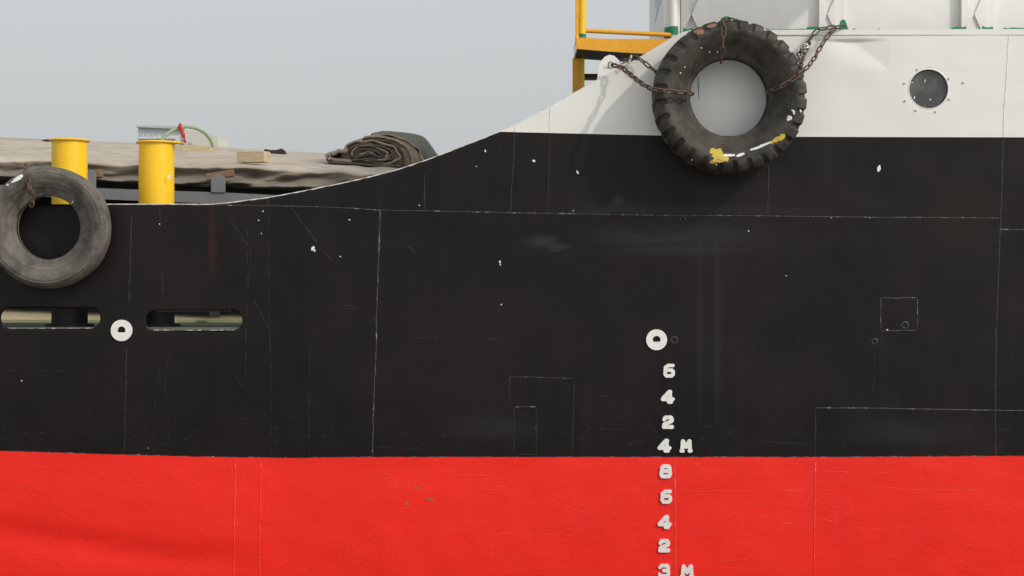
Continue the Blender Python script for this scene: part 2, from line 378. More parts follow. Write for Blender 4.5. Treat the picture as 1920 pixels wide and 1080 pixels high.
# ------------------------------------------------------------------ ship
ship = empty('cargo_ship', 'black cargo ship side with white upper band and bright red lower band', 'ship', (0, 0, 0))
TOP = [(-3000, 379), (-500, 381), (200, 383), (400, 383), (430, 380), (500, 371), (560, 360), (620, 348), (680, 335), (740, 320), (800, 300), (850, 281),
       (900, 262), (940, 245), (970, 232), (1030, 200), (1073, 176), (1120, 150), (1201, 107), (1255, 74), (1279, 61), (1290, 57.5), (1500, 56.5), (1920, 55), (4000, 50)]
WB = [(935, 247), (1230, 254), (1500, 256.5), (1920, 257.5), (4000, 262)]
RB = [(-3000, 830), (0, 845.5), (70, 847.5), (140, 850), (350, 856), (560, 859), (640, 857), (1560, 857), (1920, 855), (4000, 850)]
SLOTS = [(1, 188, 578, 615.5), (273, 454, 583.5, 619)]
def sm(x): return x*x*(3-2*x)
def dent(px, py):
    """inward push of the plating in metres"""
    d = 0.0
    # creased dent in the white plate
    if 1400 < px < 1668 and 72 < py < 131:
        xd = 1603+(max(py, 77)-77)*62/52.0; A = .026*(1668-xd)/65*sm(max(0, min(1, (py-72)/6)))
        d += A*(1668-px)/(1668-xd) if px > xd else A*math.exp(-((xd-px)/55)**2)
    def blob(cx, cy, rx, ry, a):
        q = ((px-cx)/rx)**2+((py-cy)/ry)**2
        return a*math.exp(-q)
    d += blob(1160, 376, 16, 11, .006) + blob(1020, 452, 45, 16, .010) + blob(1055, 463, 35, 6, .004)
    d += blob(1300, 437, 260, 22, .012) + blob(700, 425, 120, 30, .005)
    d += blob(1500, 700, 260, 120, .006) + blob(400, 650, 160, 150, .008) + blob(820, 620, 150, 180, .008)
    # sagging crease low on the red paint at the left
    yc = 985 + (px-60)*.17 if px < 300 else 1026 + (px-300)*.01
    if px < 520: d += .016*math.exp(-((py-yc-20)/26)**2) * (1 if py > yc else math.exp(-((py-yc)/6)**2)) * sm(max(0, min(1, (520-px)/150)))
    d += .006*noise.noise((px*.004, py*.006, 2.0)) + .003*noise.noise((px*.015, py*.02, 5.0))
    q = math.hypot(px-1741.5, py-166.5)
    if q < 90: d *= sm(max(0, min(1, (q-48)/42)))
    return d
cols = set()
x = -2400.0
while x < 3600: cols.add(round(x, 2)); x += 60 if (x < -60 or x > 1980) else 7
for a, b, t0, b0 in SLOTS:
    r = 17
    for k in range(13):
        c = math.cos(math.pi*k/24)
        cols.add(round(a + r - r*c, 2)); cols.add(round(b - r + r*c, 2))
for v in (400, 430, 935, 1255, 1279, 1290): cols.add(float(v))
for v in range(1598, 1676, 2): cols.add(float(v))
for v in range(1696, 1790, 2): cols.add(float(v))
cols = sorted(cols)
def slot_at(px):
    for a, b, t0, b0 in SLOTS:
        if a-1e-3 <= px <= b+1e-3:
            r = 17; mid = (t0+b0)/2; h = (b0-t0)/2
            u = max(0, (a+r-px)/r, (px-(b-r))/r); u = min(u, 1)
            # bottom corners cut, top corners rounded
            k = math.sqrt(max(0, 1-u*u))
            return mid - h*k, mid + h*k
    m = 597 if px < 230 else 601
    return m, m
bm = bmesh.new(); grid = []
NR = [18, 26, 24, 20]
for px in cols:
    top = lerp_tab(TOP, px); wb = lerp_tab(WB, px) if px >= 935 else top
    st, sb = slot_at(px)
    rb = lerp_tab(RB, px) + .9*noise.noise((px*.05, 1, 1)) + .7*noise.noise((px*.2, 4, 1))
    br = [1420, rb, sb, st, max(wb, top), top]
    colv = []
    for bi, (n) in enumerate([40, 36, 0, 40, 84]):
        a, b = br[bi], br[bi+1]
        if bi == 2: colv.append(('slot', st != sb)); continue
        seg = []
        for k in range(n+1):
            if k == 0 and colv and isinstance(colv[-1], list): seg.append(colv[-1][-1]); continue
            if k == 0 and bi == 3 and st == sb: seg.append(colv[1][-1]); continue
            py = a + (b-a)*k/n
            if bi == 4 and abs(a-b) < .01: seg.append(seg[0]); continue
            p = P(px, py); p.y = dent(px, py); seg.append(bm.verts.new(p))
        colv.append(seg)
    grid.append(colv)
def quad(vs, mi):
    u = []
    for v in vs:
        if v not in u: u.append(v)
    if mi == 0 and len(u) >= 3:
        cx_ = sum(v.co.x for v in u)/len(u); cz_ = sum(v.co.z for v in u)/len(u)
        if math.hypot(cx_-X(1741.5), cz_-Z(166.5)) < 38.3/PX: return
    if len(u) >= 3:
        try: f = bm.faces.new(u); f.material_index = mi; f.smooth = True
        except ValueError: pass
for a, b in zip(grid, grid[1:]):
    for si, mi in ((0, 2), (1, 1), (3, 1), (4, 0)):
        for k in range(len(a[si])-1): quad([a[si][k], b[si][k], b[si][k+1], a[si][k+1]], mi)
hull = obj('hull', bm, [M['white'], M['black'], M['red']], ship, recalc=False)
so = hull.modifiers.new('s', 'SOLIDIFY'); so.thickness = .014; so.offset = -1

def hull_y(px, py): return dent(px, py)
def ribbon(name, pts, wpx, mat, h=.003, jit=.35, step=5, parent=None, jx=.5, gaps=0):
    bm = bmesh.new(); L = []
    for (a, b) in zip(pts, pts[1:]):
        n = max(2, int(math.hypot(b[0]-a[0], b[1]-a[1])/step))
        for i in range(n): L.append((a[0]+(b[0]-a[0])*i/n, a[1]+(b[1]-a[1])*i/n))
    L.append(pts[-1]); prev = None; sd_ = random.random()*100
    for i, (x, y) in enumerate(L):
        q0 = L[max(i-1, 0)]; q1 = L[min(i+1, len(L)-1)]; tx, ty = q1[0]-q0[0], q1[1]-q0[1]; l = math.hypot(tx, ty) or 1; nx, ny = -ty/l, tx/l
        wv = wpx/2*(1+jit*random.uniform(-1, 1)); o_ = jx*noise.noise((i*.35+sd_, sd_, 0))
        gp = gaps and noise.noise((i*.22+sd_, 7, 0)) > .62-gaps*1.5
        if i in (0, len(L)-1): wv *= .5
        row = []
        for s, hh in ((-1, -.0008), (-.45, h), (.45, h), (1, -.0008)):
            X_, Y_ = x+nx*(wv*s+o_), y+ny*(wv*s+o_); p = P(X_, Y_); p.y = hull_y(X_, Y_)-hh; row.append(bm.verts.new(p))
            if gp: row[-1].co.y += .003
        if prev:
            for k in range(3): bm.faces.new([prev[k], prev[k+1], row[k+1], row[k]])
        prev = row
    return obj(name, bm, mat, parent or hull, smooth=True)
WS = 'weld_seam'
ribbon(WS, [(202,384.5),(400,384.5),(500,386),(600,388),(650,390),(710,394),(850,396.5),(960,399),(1240,404)], 2.2, M['weldb'])
ribbon(WS, [(1240,404),(1380,404.6),(1440,405),(1620,407.5),(1876,409)], 2.2, M['weldb'])
ribbon(WS, [(1870,430),(1930,431),(2400,436)], 2.2, M['weldb'])
ribbon(WS, [(712,395),(710,480),(707,560),(704,680),(700,780),(698,856)], 2.6, M['weldb'], jx=1.2)
ribbon(WS, [(503,372),(503,386)], 1.8, M['weldb'])
ribbon(WS, [(965,249),(963,300),(959,350),(957,398)], 2.6, M['weldf'], jx=1)
ribbon(WS, [(1031,202),(1030,248)], 1.5, M['weldw'])
ribbon(WS, [(1030,252),(1028,330),(1028,400)], 2.0, M['weldf'], jx=1)
ribbon(WS, [(965,236),(965,247)], 1.5, M['weldw'])
ribbon(WS, [(796,326),(795,397)], 2.2, M['weldf'])
ribbon(WS, [(1441,300),(1440,360),(1439,404)], 2.4, M['weldf'])
ribbon(WS, [(1891,68),(1887,140),(1883,200),(1881,257)], 2.4, M['weldw'], jx=.8)
ribbon(WS, [(1881,259),(1878,340),(1876,409),(1872,520),(1868,620),(1866,740),(1866,855)], 3.2, M['weldf'], jx=1.5)
ribbon(WS, [(246,402),(244,480),(241,570)], 2.4, M['weldf'], jx=1.5, gaps=.25)
ribbon(WS, [(237,650),(236,700),(234,780),(233,853)], 2.4, M['weldf'], jx=1.5, gaps=.2)
ribbon(WS, [(465,400),(463,520),(461,600),(460,700)], 1.4, M['weldf'], jx=1.5, gaps=.42, jit=.9)
ribbon(WS, [(503,400),(504,600),(508,700),(507,856)], 1.4, M['weldf'], jx=.7, gaps=.42, jit=.9)
ribbon(WS, [(580,640),(579,856)], 1.4, M['weldf'], jx=.7, gaps=.42, jit=.9)
ribbon(WS, [(1529,766),(1529,855)], 2.4, M['weldf'])
ribbon(WS, [(1529,765),(1640,765.5),(1760,768),(1866,769.5),(1925,770.5),(2300,772)], 2.6, M['weldb'])
ribbon(WS, [(954,712),(957,707),(1010,707.5),(1077,710)], 1.7, M['weldb'])
ribbon(WS, [(1077,711),(1076,740),(1075,760),(1073,850)], 1.8, M['weldf'], gaps=.1)
ribbon(WS, [(955,712),(954,757)], 1.8, M['weldf'])
ribbon(WS, [(963,763),(1005,763)], 1.8, M['weldb'])
ribbon(WS, [(1005,764),(1005,852)], 1.9, M['weldf'])
ribbon(WS, [(963,764),(963,852)], 1.9, M['weldf'])
ribbon(WS, [(963,851),(1005,853)], 1.5, M['weldf'])
for q in ([(1650,559),(1721,558.5)], [(1651,560),(1652,620)], [(1720,560),(1720,619)], [(1652,620.5),(1720,620)]):
    ribbon(WS, q, 2.2, M['weldb'], jx=1, gaps=.06)
for x0, x1, wd in ((441,438,3.0),(489,486,2.2),(1265,1265,3.0),(1529,1526,2.8)):
    ribbon(WS, [(x0,862),(x1+1,980),(x1,1090),(x1,1300)], wd, M['weldr'], h=.0032, jx=.6)
ribbon(WS, [(1529,870),(1527,1000)], .1, M['weldr'])
# white rail of the cap strip and its seam
ribbon(WS, [(1300,66.5),(1500,66),(1700,66.5),(1892,65),(2400,64)], 1.5, M['weldw'])
# black/red paint edge: thin pale chipped line
ribbon('paint_edge', [(x, lerp_tab(RB, x)-.4) for x in range(-40, 1981, 20)], 1.5, M['weldb'], h=.0012, jit=.9, jx=1.2, gaps=.30)
# scratches
SC = 'scratch'
for pts, wd in [([(546,390),(562,412),(590,448),(612,478),(637,504)], 1.6), ([(750,447),(770,465),(786,486)], 1.3), ([(301,500),(306,540),(309,578)], 1.4),
                ([(303,500),(304,540),(300,578)], 1.1), ([(299,388),(300,420)], 1.3), ([(475,560),(490,590),(504,618)], 1.3), ([(420,390),(470,470),(465,540)], 1.2),
                ([(770,510),(790,510)], 1.6), ([(640,573),(676,573)], 1.6), ([(640,578),(672,578)], 1.2), ([(770,633),(860,634)], 1.5), ([(905,635),(955,636)], 1.4),
                ([(1025,471),(1053,469)], 1.8), ([(0,694),(34,695)], 1.3), ([(72,694),(155,696)], 1.3), ([(245,508),(265,508)], 1.4), ([(1150,640),(1210,642)], 1.2),
                ([(1420,828),(1520,832)], 1.4), ([(1515,645),(1520,670)], 1.2), ([(1640,650),(1638,740)], 1.3), ([(1255,650),(1256,680)], 1.0), ([(245,430),(243,560)],1.0),
                ([(300,690),(290,760),(262,820)], 1.2), ([(318,660),(308,720),(312,750)], 1.0), ([(430,690),(470,745)], 1.1), ([(1100,805),(1165,804)], 1.3), ([(700,838),(790,842)], 1.2),
                ([(1715,560),(1712,562)], 1.5), ([(1365,745),(1372,752)], 1.3), ([(1120,743),(1145,741)], 1.2), ([(842,695),(850,696)], 1.4)]:
    ribbon(SC, pts, wd, M['weldf'], h=.0005, jit=.85, gaps=.25, jx=1.0)
for pts, wd in [([(860,890),(930,893)], 1.6), ([(885,905),(950,915)], 1.2), ([(895,915),(990,928)], 1.2), ([(840,998),(960,1000),(1080,1004)], 1.5), ([(640,888),(740,890)], 1.4),
                ([(740,954),(770,954)], 1.6), ([(1330,921),(1420,921)], 1.6), ([(1455,920),(1515,919)], 1.5), ([(1540,973),(1610,990),(1660,994)], 1.6), ([(1600,908),(1700,918),(1860,920)], 1.5),
                ([(1540,884),(1660,886)], 1.3), ([(1466,982),(1486,982)], 1.6), ([(380,974),(420,978)], 1.4), ([(208,1035),(230,1038)], 1.4), ([(0,930),(18,928)], 1.5),
                ([(810,888),(812,880)], 1.2), ([(1320,1052),(1400,1050)], 1.4), ([(1280,920),(1330,922)], 1.4), ([(1090,960),(1160,964)], 1.3), ([(1750,960),(1800,958)], 1.3)]:
    ribbon(SC, pts, wd*.9, M['weldr'], h=.0010, jit=.6, gaps=.1, jx=1.5)

def blobmesh(name, px, py, rx, ry, mat, parent, rot=0, y=None, th=.0016, seed=0):
    bm = bmesh.new(); n = 18; rnd = random.Random(seed+int(px*7+py))
    yb = hull_y(px, py) if y is None else y
    ring = []
    ph = rnd.random()*9
    for k in range(n):
        a = 2*math.pi*k/n; r = 1+.30*noise.noise((math.cos(a)*1.3+ph, math.sin(a)*1.3, ph))*1.6
        u, v = rx*r*math.cos(a), ry*r*math.sin(a)
        ring.append((px+u*math.cos(rot)-v*math.sin(rot), py+u*math.sin(rot)+v*math.cos(rot)))
    f = []; b_ = []
    for (x, z) in ring:
        p = P(x, z); p.y = yb-th; f.append(bm.verts.new(p)); q = p.copy(); q.y = yb+.001; b_.append(bm.verts.new(q))
    bm.faces.new(f)
    for k in range(n): bm.faces.new([f[k], b_[k], b_[(k+1) % n], f[(k+1) % n]])
    return obj(name, bm, mat, parent)
for px, py, rx, ry, rot in [(587,466,4.2,5,.3),(590,470,2.2,3,0),(1648,316,4,7,.3),(1083,323,2.6,4.5,-.4),(1001,302,3.6,2.6,.5),(910,283,1.8,2.6,-.3),(937.5,491,2,2.6,0),(938,496,1,3,0),
                            (940,571,1.6,1.6,0),(893,312,1.2,1.2,0),(41,714,1.6,1.6,0),(1404,433,1.5,1.5,0),(1474,517,1.3,1.3,0),(299,420,1.5,1.5,0),(638,481,1.4,1.4,0),(1075,395,1.3,1.3,0),(655,412,2,1.2,.6),
                            (1664,618,1.8,1.6,0),(786,385,1.6,1.3,.5),(1559,408,1.6,1.3,0),(1631,408,1.6,1.2,0),(1805,408,1.5,1.3,0),(493,396,1.1,2.2,0),(485,413,2.2,1,.7),(490,438,1,1.8,.4),(278,840,1,1,0)]:
    blobmesh('paint_spot', px, py, rx*.8, ry*.8, M['wspl'], hull, rot)
for px, py, rx, ry in [(807,935.5,8,2),(780,914,6,1.5),(762,943,3,3),(883,930,1.2,1.2)]:
    blobmesh('paint_chip', px, py, rx, ry, simple('bare_primer_chip', (.33, .13, .06), .7), hull, .1, th=.0005)

blobmesh('paint_spot', 1378, 261.5, 24, 1.6, M['mark'], hull, -.09)
# mooring eye discs
def ring_disc(cx, cy, r):
    x0, z0 = X(cx), Z(cy); rr = r/PX; y = hull_y(cx, cy)
    def f(x, z):
        dx, dz = x-x0, z-z0; d = math.hypot(dx, dz)
        hh = max(math.hypot(dx, dz-.000)-.032*r/20, -(dz+.016))   # half-round hole, flat at the bottom
        return max(d-rr, -hh)
    bm = sdf_plate(f, x0-rr-.01, x0+rr+.01, z0-rr-.01, z0+rr+.01, .0042, y-.016, y-.001)
    o = obj('eye_plate', bm, M['mark'], ship)
    bm = bmesh.new()
    n = 24; c = [bm.verts.new((x0+rr*.3*math.cos(2*math.pi*k/n), y-.003, z0-.0+rr*.3*math.sin(2*math.pi*k/n))) for k in range(n)]
    bm.faces.new(c); obj('recess', bm, M['hole'], o)
    return o
ring_disc(228.5, 619.5, 20); ring_disc(1231, 637, 19.5)
blobmesh('rust_run', 231, 628, 2, 4, M['rustd'], hull, .3, y=hull_y(231, 628)-.0155, th=.001)
# small round drain holes with worn rims
def drain(cx, cy, r, mat='weldf'):
    x0, z0 = X(cx), Z(cy); y = hull_y(cx, cy); bm = bmesh.new(); n = 20; rr = r/PX
    for k in range(n):
        a0, a1 = 2*math.pi*k/n, 2*math.pi*(k+1)/n
        def q(a, s, yy): return (x0+rr*s*math.cos(a), yy, z0+rr*s*math.sin(a))
        prof = [(2.0, y+.0005), (1.45, y-.005), (1.0, y-.003), (.95, y-.001)]
        for (s0, ya), (s1, yb) in zip(prof, prof[1:]):
            bm.faces.new([bm.verts.new(q(a0, s0, ya)), bm.verts.new(q(a1, s0, ya)), bm.verts.new(q(a1, s1, yb)), bm.verts.new(q(a0, s1, yb))])
    bmesh.ops.remove_doubles(bm, verts=bm.verts, dist=1e-5)
    o = obj('drain_hole', bm, M[mat], ship, smooth=True)
    bm = bmesh.new(); bm.faces.new([bm.verts.new((x0+rr*math.cos(2*math.pi*k/n), y-.0022, z0+rr*math.sin(2*math.pi*k/n))) for k in range(n)])
    obj('recess', bm, M['hole'], o)
for q in [(1264,638,4.2),(1640,641,3.6),(1697,610,4.0),(1280,411,3.2),(703,599,2.0)]: drain(*q)

# draught figures: raised welded plates
G = {
 '6': [((.92,1),(.42,1)),((.42,1),(.12,.82)),((.12,.82),(.10,.18)),((.10,.18),(.25,0)),((.25,0),(.80,0)),((.80,0),(.96,.15)),((.96,.15),(.96,.42)),((.96,.42),(.82,.56)),((.82,.56),(.12,.56))],
 '4': [((.74,1),(.62,1)),((.62,1),(.02,.34)),((.02,.34),(.02,.27)),((.0,.27),(1,.27)),((.72,1),(.72,0)),((.60,0),(.84,0))],
 '2': [((.10,.76),(.20,.97)),((.20,.97),(.82,.97)),((.82,.97),(.94,.82)),((.94,.82),(.92,.62)),((.92,.62),(.60,.46)),((.60,.46),(.12,.28)),((.12,.28),(.06,.03)),((.06,.03),(.98,.03))],
 '8': [((.2,1),(.8,1)),((.8,1),(.92,.88)),((.92,.88),(.92,.62)),((.92,.62),(.80,.53)),((.80,.53),(.20,.53)),((.20,.53),(.08,.62)),((.08,.62),(.08,.88)),((.08,.88),(.2,1)),
       ((.80,.53),(.97,.40)),((.97,.40),(.97,.12)),((.97,.12),(.84,0)),((.84,0),(.16,0)),((.16,0),(.03,.12)),((.03,.12),(.03,.40)),((.03,.40),(.2,.53))],
 '3': [((.06,.84),(.22,1)),((.22,1),(.80,1)),((.80,1),(.93,.88)),((.93,.88),(.92,.62)),((.92,.62),(.78,.53)),((.78,.53),(.48,.53)),((.78,.53),(.97,.40)),((.97,.40),(.97,.12)),((.97,.12),(.82,0)),((.82,0),(.18,0)),((.18,0),(.02,.16))],
 'M': [((.06,0),(.14,1)),((.14,1),(.2,1)),((.2,1),(.50,.38)),((.50,.38),(.84,1)),((.84,1),(.90,1)),((.90,1),(.94,0)),((-.02,0),(.16,0)),((.86,0),(1.02,0))]}
def glyph(ch, cx, cy, wpx=23, hpx=27, rot=0.0):
    sw = 3.6 if ch in '482' else 3.3; sw = 3.4 if ch == 'M' else sw
    W_, H_ = wpx-2*sw, hpx-2*sw
    segs = [((cx-W_/2+W_*a[0], cy+H_/2-H_*a[1]), (cx-W_/2+W_*b[0], cy+H_/2-H_*b[1])) for a, b in G[ch]]
    def f(x, z):
        px, py = x*PX+960, 540-z*PX
        px -= (cy-py)*rot
        d = 1e9
        for a, b in segs:
            # squarish stroke ends: max-norm blended with round
            d = min(d, seg_d(px, py, a, b))
        return (d-sw + .35*noise.noise((px*.25, py*.25, cy)))/PX
    y = min(hull_y(cx+a, cy+b) for a in (-12, 12) for b in (-13, 13))
    bm = sdf_plate(f, X(cx-wpx/2-4), X(cx+wpx/2+4), Z(cy+hpx/2+4), Z(cy-hpx/2-4), .0032, y-.013, y+.006)
    o = obj('draught_figure', bm, M['mark'], ship); o['label'] = 'white letter M' if ch == 'M' else 'white figure ' + ch
    return o
for ch, x, y in [('6',1254,695),('4',1252,744),('2',1252,791.5),('4',1246,835.5),('8',1248,883.5),('6',1248.5,931),('4',1246,978.5),('2',1245,1023),('3',1245,1070)]:
    glyph(ch, x, y, 26 if ch == '4' else 24, 26, .02)
glyph('M', 1286, 836, 24, 25); glyph('M', 1288, 1071, 26, 25)

# top rail bar along the sweep
bm = bmesh.new(); pts = []
for px in list(range(196, 1280, 8)):
    p = P(px, lerp_tab(TOP, px)+.5); p.y = .006+dent(px, lerp_tab(TOP, px)+1); pts.append(p)
tube(bm, pts, [.0065+.0018*noise.noise((i*.7, 0, 0)) for i in range(len(pts))], 8)
obj('bulwark_edge', bm, M['edge'], ship, smooth=True)
# worn lips of the two freeing slots
for a, b, t0, b0 in SLOTS:
    bm = bmesh.new(); tube(bm, [P(px, b0+.3+.4*noise.noise((px*.2, 0, 0)))+Vector((0, .004, 0)) for px in range(int(a)+14, int(b)-12, 4)], .0055, 6); obj('slot_lip', bm, M['lip'], ship, smooth=True)
    bm = bmesh.new(); tube(bm, [P(px, t0-.2)+Vector((0, .004, 0)) for px in range(int(a)+16, int(b)-14, 8)], .004, 6); obj('slot_lip', bm, M['weldf'], ship, smooth=True)
# white cap strip on top of the white plating
bm = bmesh.new(); xs = [1292+i*12 for i in range(140)]
for a, b in zip(xs, xs[1:]):
    pa, pb = P(a, lerp_tab(TOP, a)-.5), P(b, lerp_tab(TOP, b)-.5)
    z0a, z0b = Z(65.5+.3*noise.noise((a*.05, 0, 0))), Z(65.5+.3*noise.noise((b*.05, 0, 0)))
    v = [bm.verts.new(q) for q in [(pa.x, -.008, z0a), (pb.x, -.008, z0b), (pb.x, -.008, pb.z), (pa.x, -.008, pa.z), (pa.x, .16, z0a), (pb.x, .16, z0b), (pb.x, .16, pb.z), (pa.x, .16, pa.z)]]
    for f in [(0,1,2,3),(3,2,6,7),(0,4,5,1)]: bm.faces.new([v[i] for i in f])
bmesh.ops.remove_doubles(bm, verts=bm.verts, dist=1e-5)
obj('cap_strip', bm, M['white'], ship, smooth=False)

# porthole
cx, cy = 1741.5, 166.5; x0, z0 = X(cx), Z(cy); yb = hull_y(cx, cy)
bm = bmesh.new(); n = 64; rr = 36.5/PX
prof = [(1.17, yb+.002), (1.14, yb-.004), (1.04, yb-.006), (1.0, yb-.004), (.985, yb+.002)]
prof = [(1.085, yb+.002), (1.075, yb-.0005), (1.02, yb-.001), (1.0, yb-.002), (.995, yb+.030)]
rings = [[bm.verts.new((x0+rr*s*math.cos(2*math.pi*k/n), y, z0+rr*s*math.sin(2*math.pi*k/n))) for k in range(n)] for s, y in prof]
for a, b in zip(rings, rings[1:]):
    for k in range(n): bm.faces.new([a[k], a[(k+1) % n], b[(k+1) % n], b[k]])
port = obj('porthole', bm, M['white'], ship, smooth=True)
bm = bmesh.new(); bm.faces.new([bm.verts.new((x0+rr*.995*math.cos(2*math.pi*k/n), yb+.028, z0+rr*.995*math.sin(2*math.pi*k/n))) for k in range(n)])
obj('pane', bm, M['glass'], port)
bm = bmesh.new(); pts = [(x0+rr*.985*math.cos(2*math.pi*k/n), yb+.025, z0+rr*.985*math.sin(2*math.pi*k/n)) for k in range(n+1)]
tube(bm, pts, .006, 6, cap=False); obj('gasket', bm, simple('black_rubber_gasket', (.03, .03, .03), .6), port, smooth=True)
for bx, by in [(1720,130),(1696,156),(1697,189),(1754,209.5),(1780,186),(1779,147),(1717,207),(1806,155)]:
    bm = bmesh.new(); yy = hull_y(bx, by)
    tube(bm, [(X(bx), yy+.002, Z(by)), (X(bx), yy-.008, Z(by)), (X(bx), yy-.011, Z(by))], [.0095, .0085, .004], 8)
    obj('bolt', bm, simple('weathered_bolt', (.58, .56, .53), .5, metal=.2), port)
for px, py, rx, ry in [(1736,151,.9,3),(1712,154,2.4,.8),(1716,182,1.2,2.6),(1746,186,1.2,1.6)]:
    blobmesh('paint_drip', px, py, rx, ry, M['wspl'], port, y=yb+.026, th=.001)

# white chain lug standing on the sweep
poly = [(1119,153),(1121,140),(1124,124),(1128,113),(1134,106),(1143,102),(1152,104),(1160,112),(1170,122),(1182,132),(1165,142),(1140,152)]
def poly_sdf(poly, hole=None):
    P2 = [(X(a), Z(b)) for a, b in poly]
    def f(x, z):
        inside = False; d = 1e9; n = len(P2)
        for i in range(n):
            a, b = P2[i], P2[(i+1) % n]; d = min(d, seg_d(x, z, a, b))
            if (a[1] > z) != (b[1] > z) and x < (b[0]-a[0])*(z-a[1])/(b[1]-a[1])+a[0]: inside = not inside
        s = -d if inside else d
        if hole: s = max(s, hole[2]/PX-math.hypot(x-X(hole[0]), z-Z(hole[1])))
        return s
    return f
bm = sdf_plate(poly_sdf(poly, (1145.5, 121, 6)), X(1115), X(1186), Z(157), Z(98), .004, .016, .042)
lug = obj('chain_lug', bm, M['wmetal'], ship)
# shackle in the lug
bm = bmesh.new(); c = P(1145, 122, .0)
tube(bm, [c+Vector((.018*math.cos(a), -.024*math.sin(a)*0+.022*math.sin(a)*0-.02*math.sin(a), .026*math.sin(a*1.0))) for a in [i*math.pi/8 for i in range(17)]], .006, 8, cap=False)
obj('shackle', bm, M['steel'], lug, smooth=True)
# green lug on the right, small fittings along the rail
poly = [(1574,60),(1576,47),(1578,38),(1582,34.5),(1587,36),(1590,44),(1595,60)]
obj('green_lug', sdf_plate(poly_sdf(poly), X(1570), X(1598), Z(62), Z(30), .0035, .05, .068), M['green'], ship)
# uneven strip of green paint remaining on the narrow deck edge plate
def strip(x0, x1, y0, y1, mat, name, dy=.19):
    bm = bmesh.new(); rnd = random.Random(int(x0)); a = []; b = []
    n = max(3, int((x1-x0)/6))
    pts = [(x0+(x1-x0)*i/n, y0+rnd.uniform(-1, 1)*.9*(1 if 0 < i < n else 3)) for i in range(n+1)]
    prism(bm, [(X(px, dy), Z(py, dy)) for px, py in pts]+[(X(x1, dy), Z(y1, dy)), (X(x0, dy), Z(y1, dy))], dy, dy+.012)
    return obj(name, bm, mat, ship)
for q in [(1437,1515,54.6,62),(1513,1536,50.5,62),(1785,1812,50.5,62),(1842,1862,50.5,62),(1882,1990,52,62),(1281,1300,53.5,64),(1600,1650,55.2,62)]: strip(*q, M['green'], 'deck_edge_trim')

# ---- deck, hatch coaming
zd = Z(614)
bm = bmesh.new(); box(bm, (X(-2400), .014, zd-.03), (X(1180), 10, zd)); obj('deck', bm, M['deck'], ship)
bm = bmesh.new(); box(bm, (X(1180), .2, zd-.03), (X(3590), 10, zd)); box(bm, (X(1180)-.01, .2, zd), (X(1180)+.0, 10, 1.1)); 
obj('poop_bulkhead', bm, M['wmetal'], ship)
bm = bmesh.new(); box(bm, (X(-2400), 10, -5), (X(3590), 10.02, zd+1.0)); obj('far_side_plating', bm, M['black'], ship)
bm = bmesh.new(); box(bm, (X(-2400), 2.06, zd), (X(980, 2), 2.10, Z(350, 2.06))); obj('hatch_coaming', bm, M['tan'], ship)
yl = 1.25
def Pq(px, py, y): return (X(px, y), Z(py, y))
bm = bmesh.new()
prism(bm, [Pq(-900,318,yl), Pq(-900,340,yl), Pq(100,369,yl), Pq(200,374,yl), Pq(330,379,yl), Pq(900,396,yl), Pq(900,376,yl), Pq(530,366.5,yl), Pq(420,361,yl), Pq(330,358,yl), Pq(190,353,yl), Pq(100,350,yl)], yl, yl+.012)
led = obj('coaming_ledge', bm, M['grey'], ship)
bm = bmesh.new(); prism(bm, [Pq(-900,335,yl), Pq(-900,337,yl), Pq(100,366,yl), Pq(330,376,yl), Pq(900,393,yl), Pq(900,391,yl), Pq(330,374,yl), Pq(100,364,yl)], yl+.012, 2.06)
obj('ledge_web', bm, M['inblack'], ship)
# upper coaming strip below the tarpaulin
yu = 1.68
bm = bmesh.new(); prism(bm, [Pq(-900,300,yu), Pq(-900,345,yu), Pq(100,365,yu), Pq(900,390,yu), Pq(900,340,yu), Pq(260,325,yu)], yu, yu+.02)
obj('coaming_rim', bm, M['dgrey'], ship)
bm = bmesh.new(); 
for px in (410-122*2, 410):
    pass
for cxp, w_, t_, b_ in [(167, 13, 318, 352), (409, 13.5, 327, 361), (-75, 13, 312, 345)]:
    pts = [(cxp-w_, b_), (cxp-w_, t_+10)] + [(cxp-w_*math.cos(a), t_+10-10*math.sin(a)) for a in [math.pi*i/8 for i in range(1, 8)]] + [(cxp+w_, t_+10), (cxp+w_, b_)]
    bm = bmesh.new(); prism(bm, [Pq(a, b, yl-.012) for a, b in pts], yl-.014, yl-.002)
    o = obj('wedge_cleat', bm, M['grey'], ship); bevel(o, .003)
# black upper coaming seen through the slot, with the ledge's shade painted into it
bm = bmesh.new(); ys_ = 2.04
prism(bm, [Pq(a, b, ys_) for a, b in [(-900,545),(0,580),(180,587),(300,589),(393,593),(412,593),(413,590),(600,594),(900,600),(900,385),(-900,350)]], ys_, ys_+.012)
obj('coaming_dark_sheet', bm, M['inblack'], ship)
bm = boxbm((X(-2400), 2.035, zd), (X(980, 2), 2.052, Z(599.5, 2.035))); obj('lit_deck_strip', bm, simple('lit_deck_green', (.40, .42, .25), .6, var=.15), ship)  # added green strip painting in the sunlit edge of the deck
bm = boxbm((X(393, 1.9), 1.9, Z(594, 1.9)), (X(412, 1.9), 1.93, Z(575, 1.9))); obj('stiffener_foot', bm, M['dgrey'], ship)

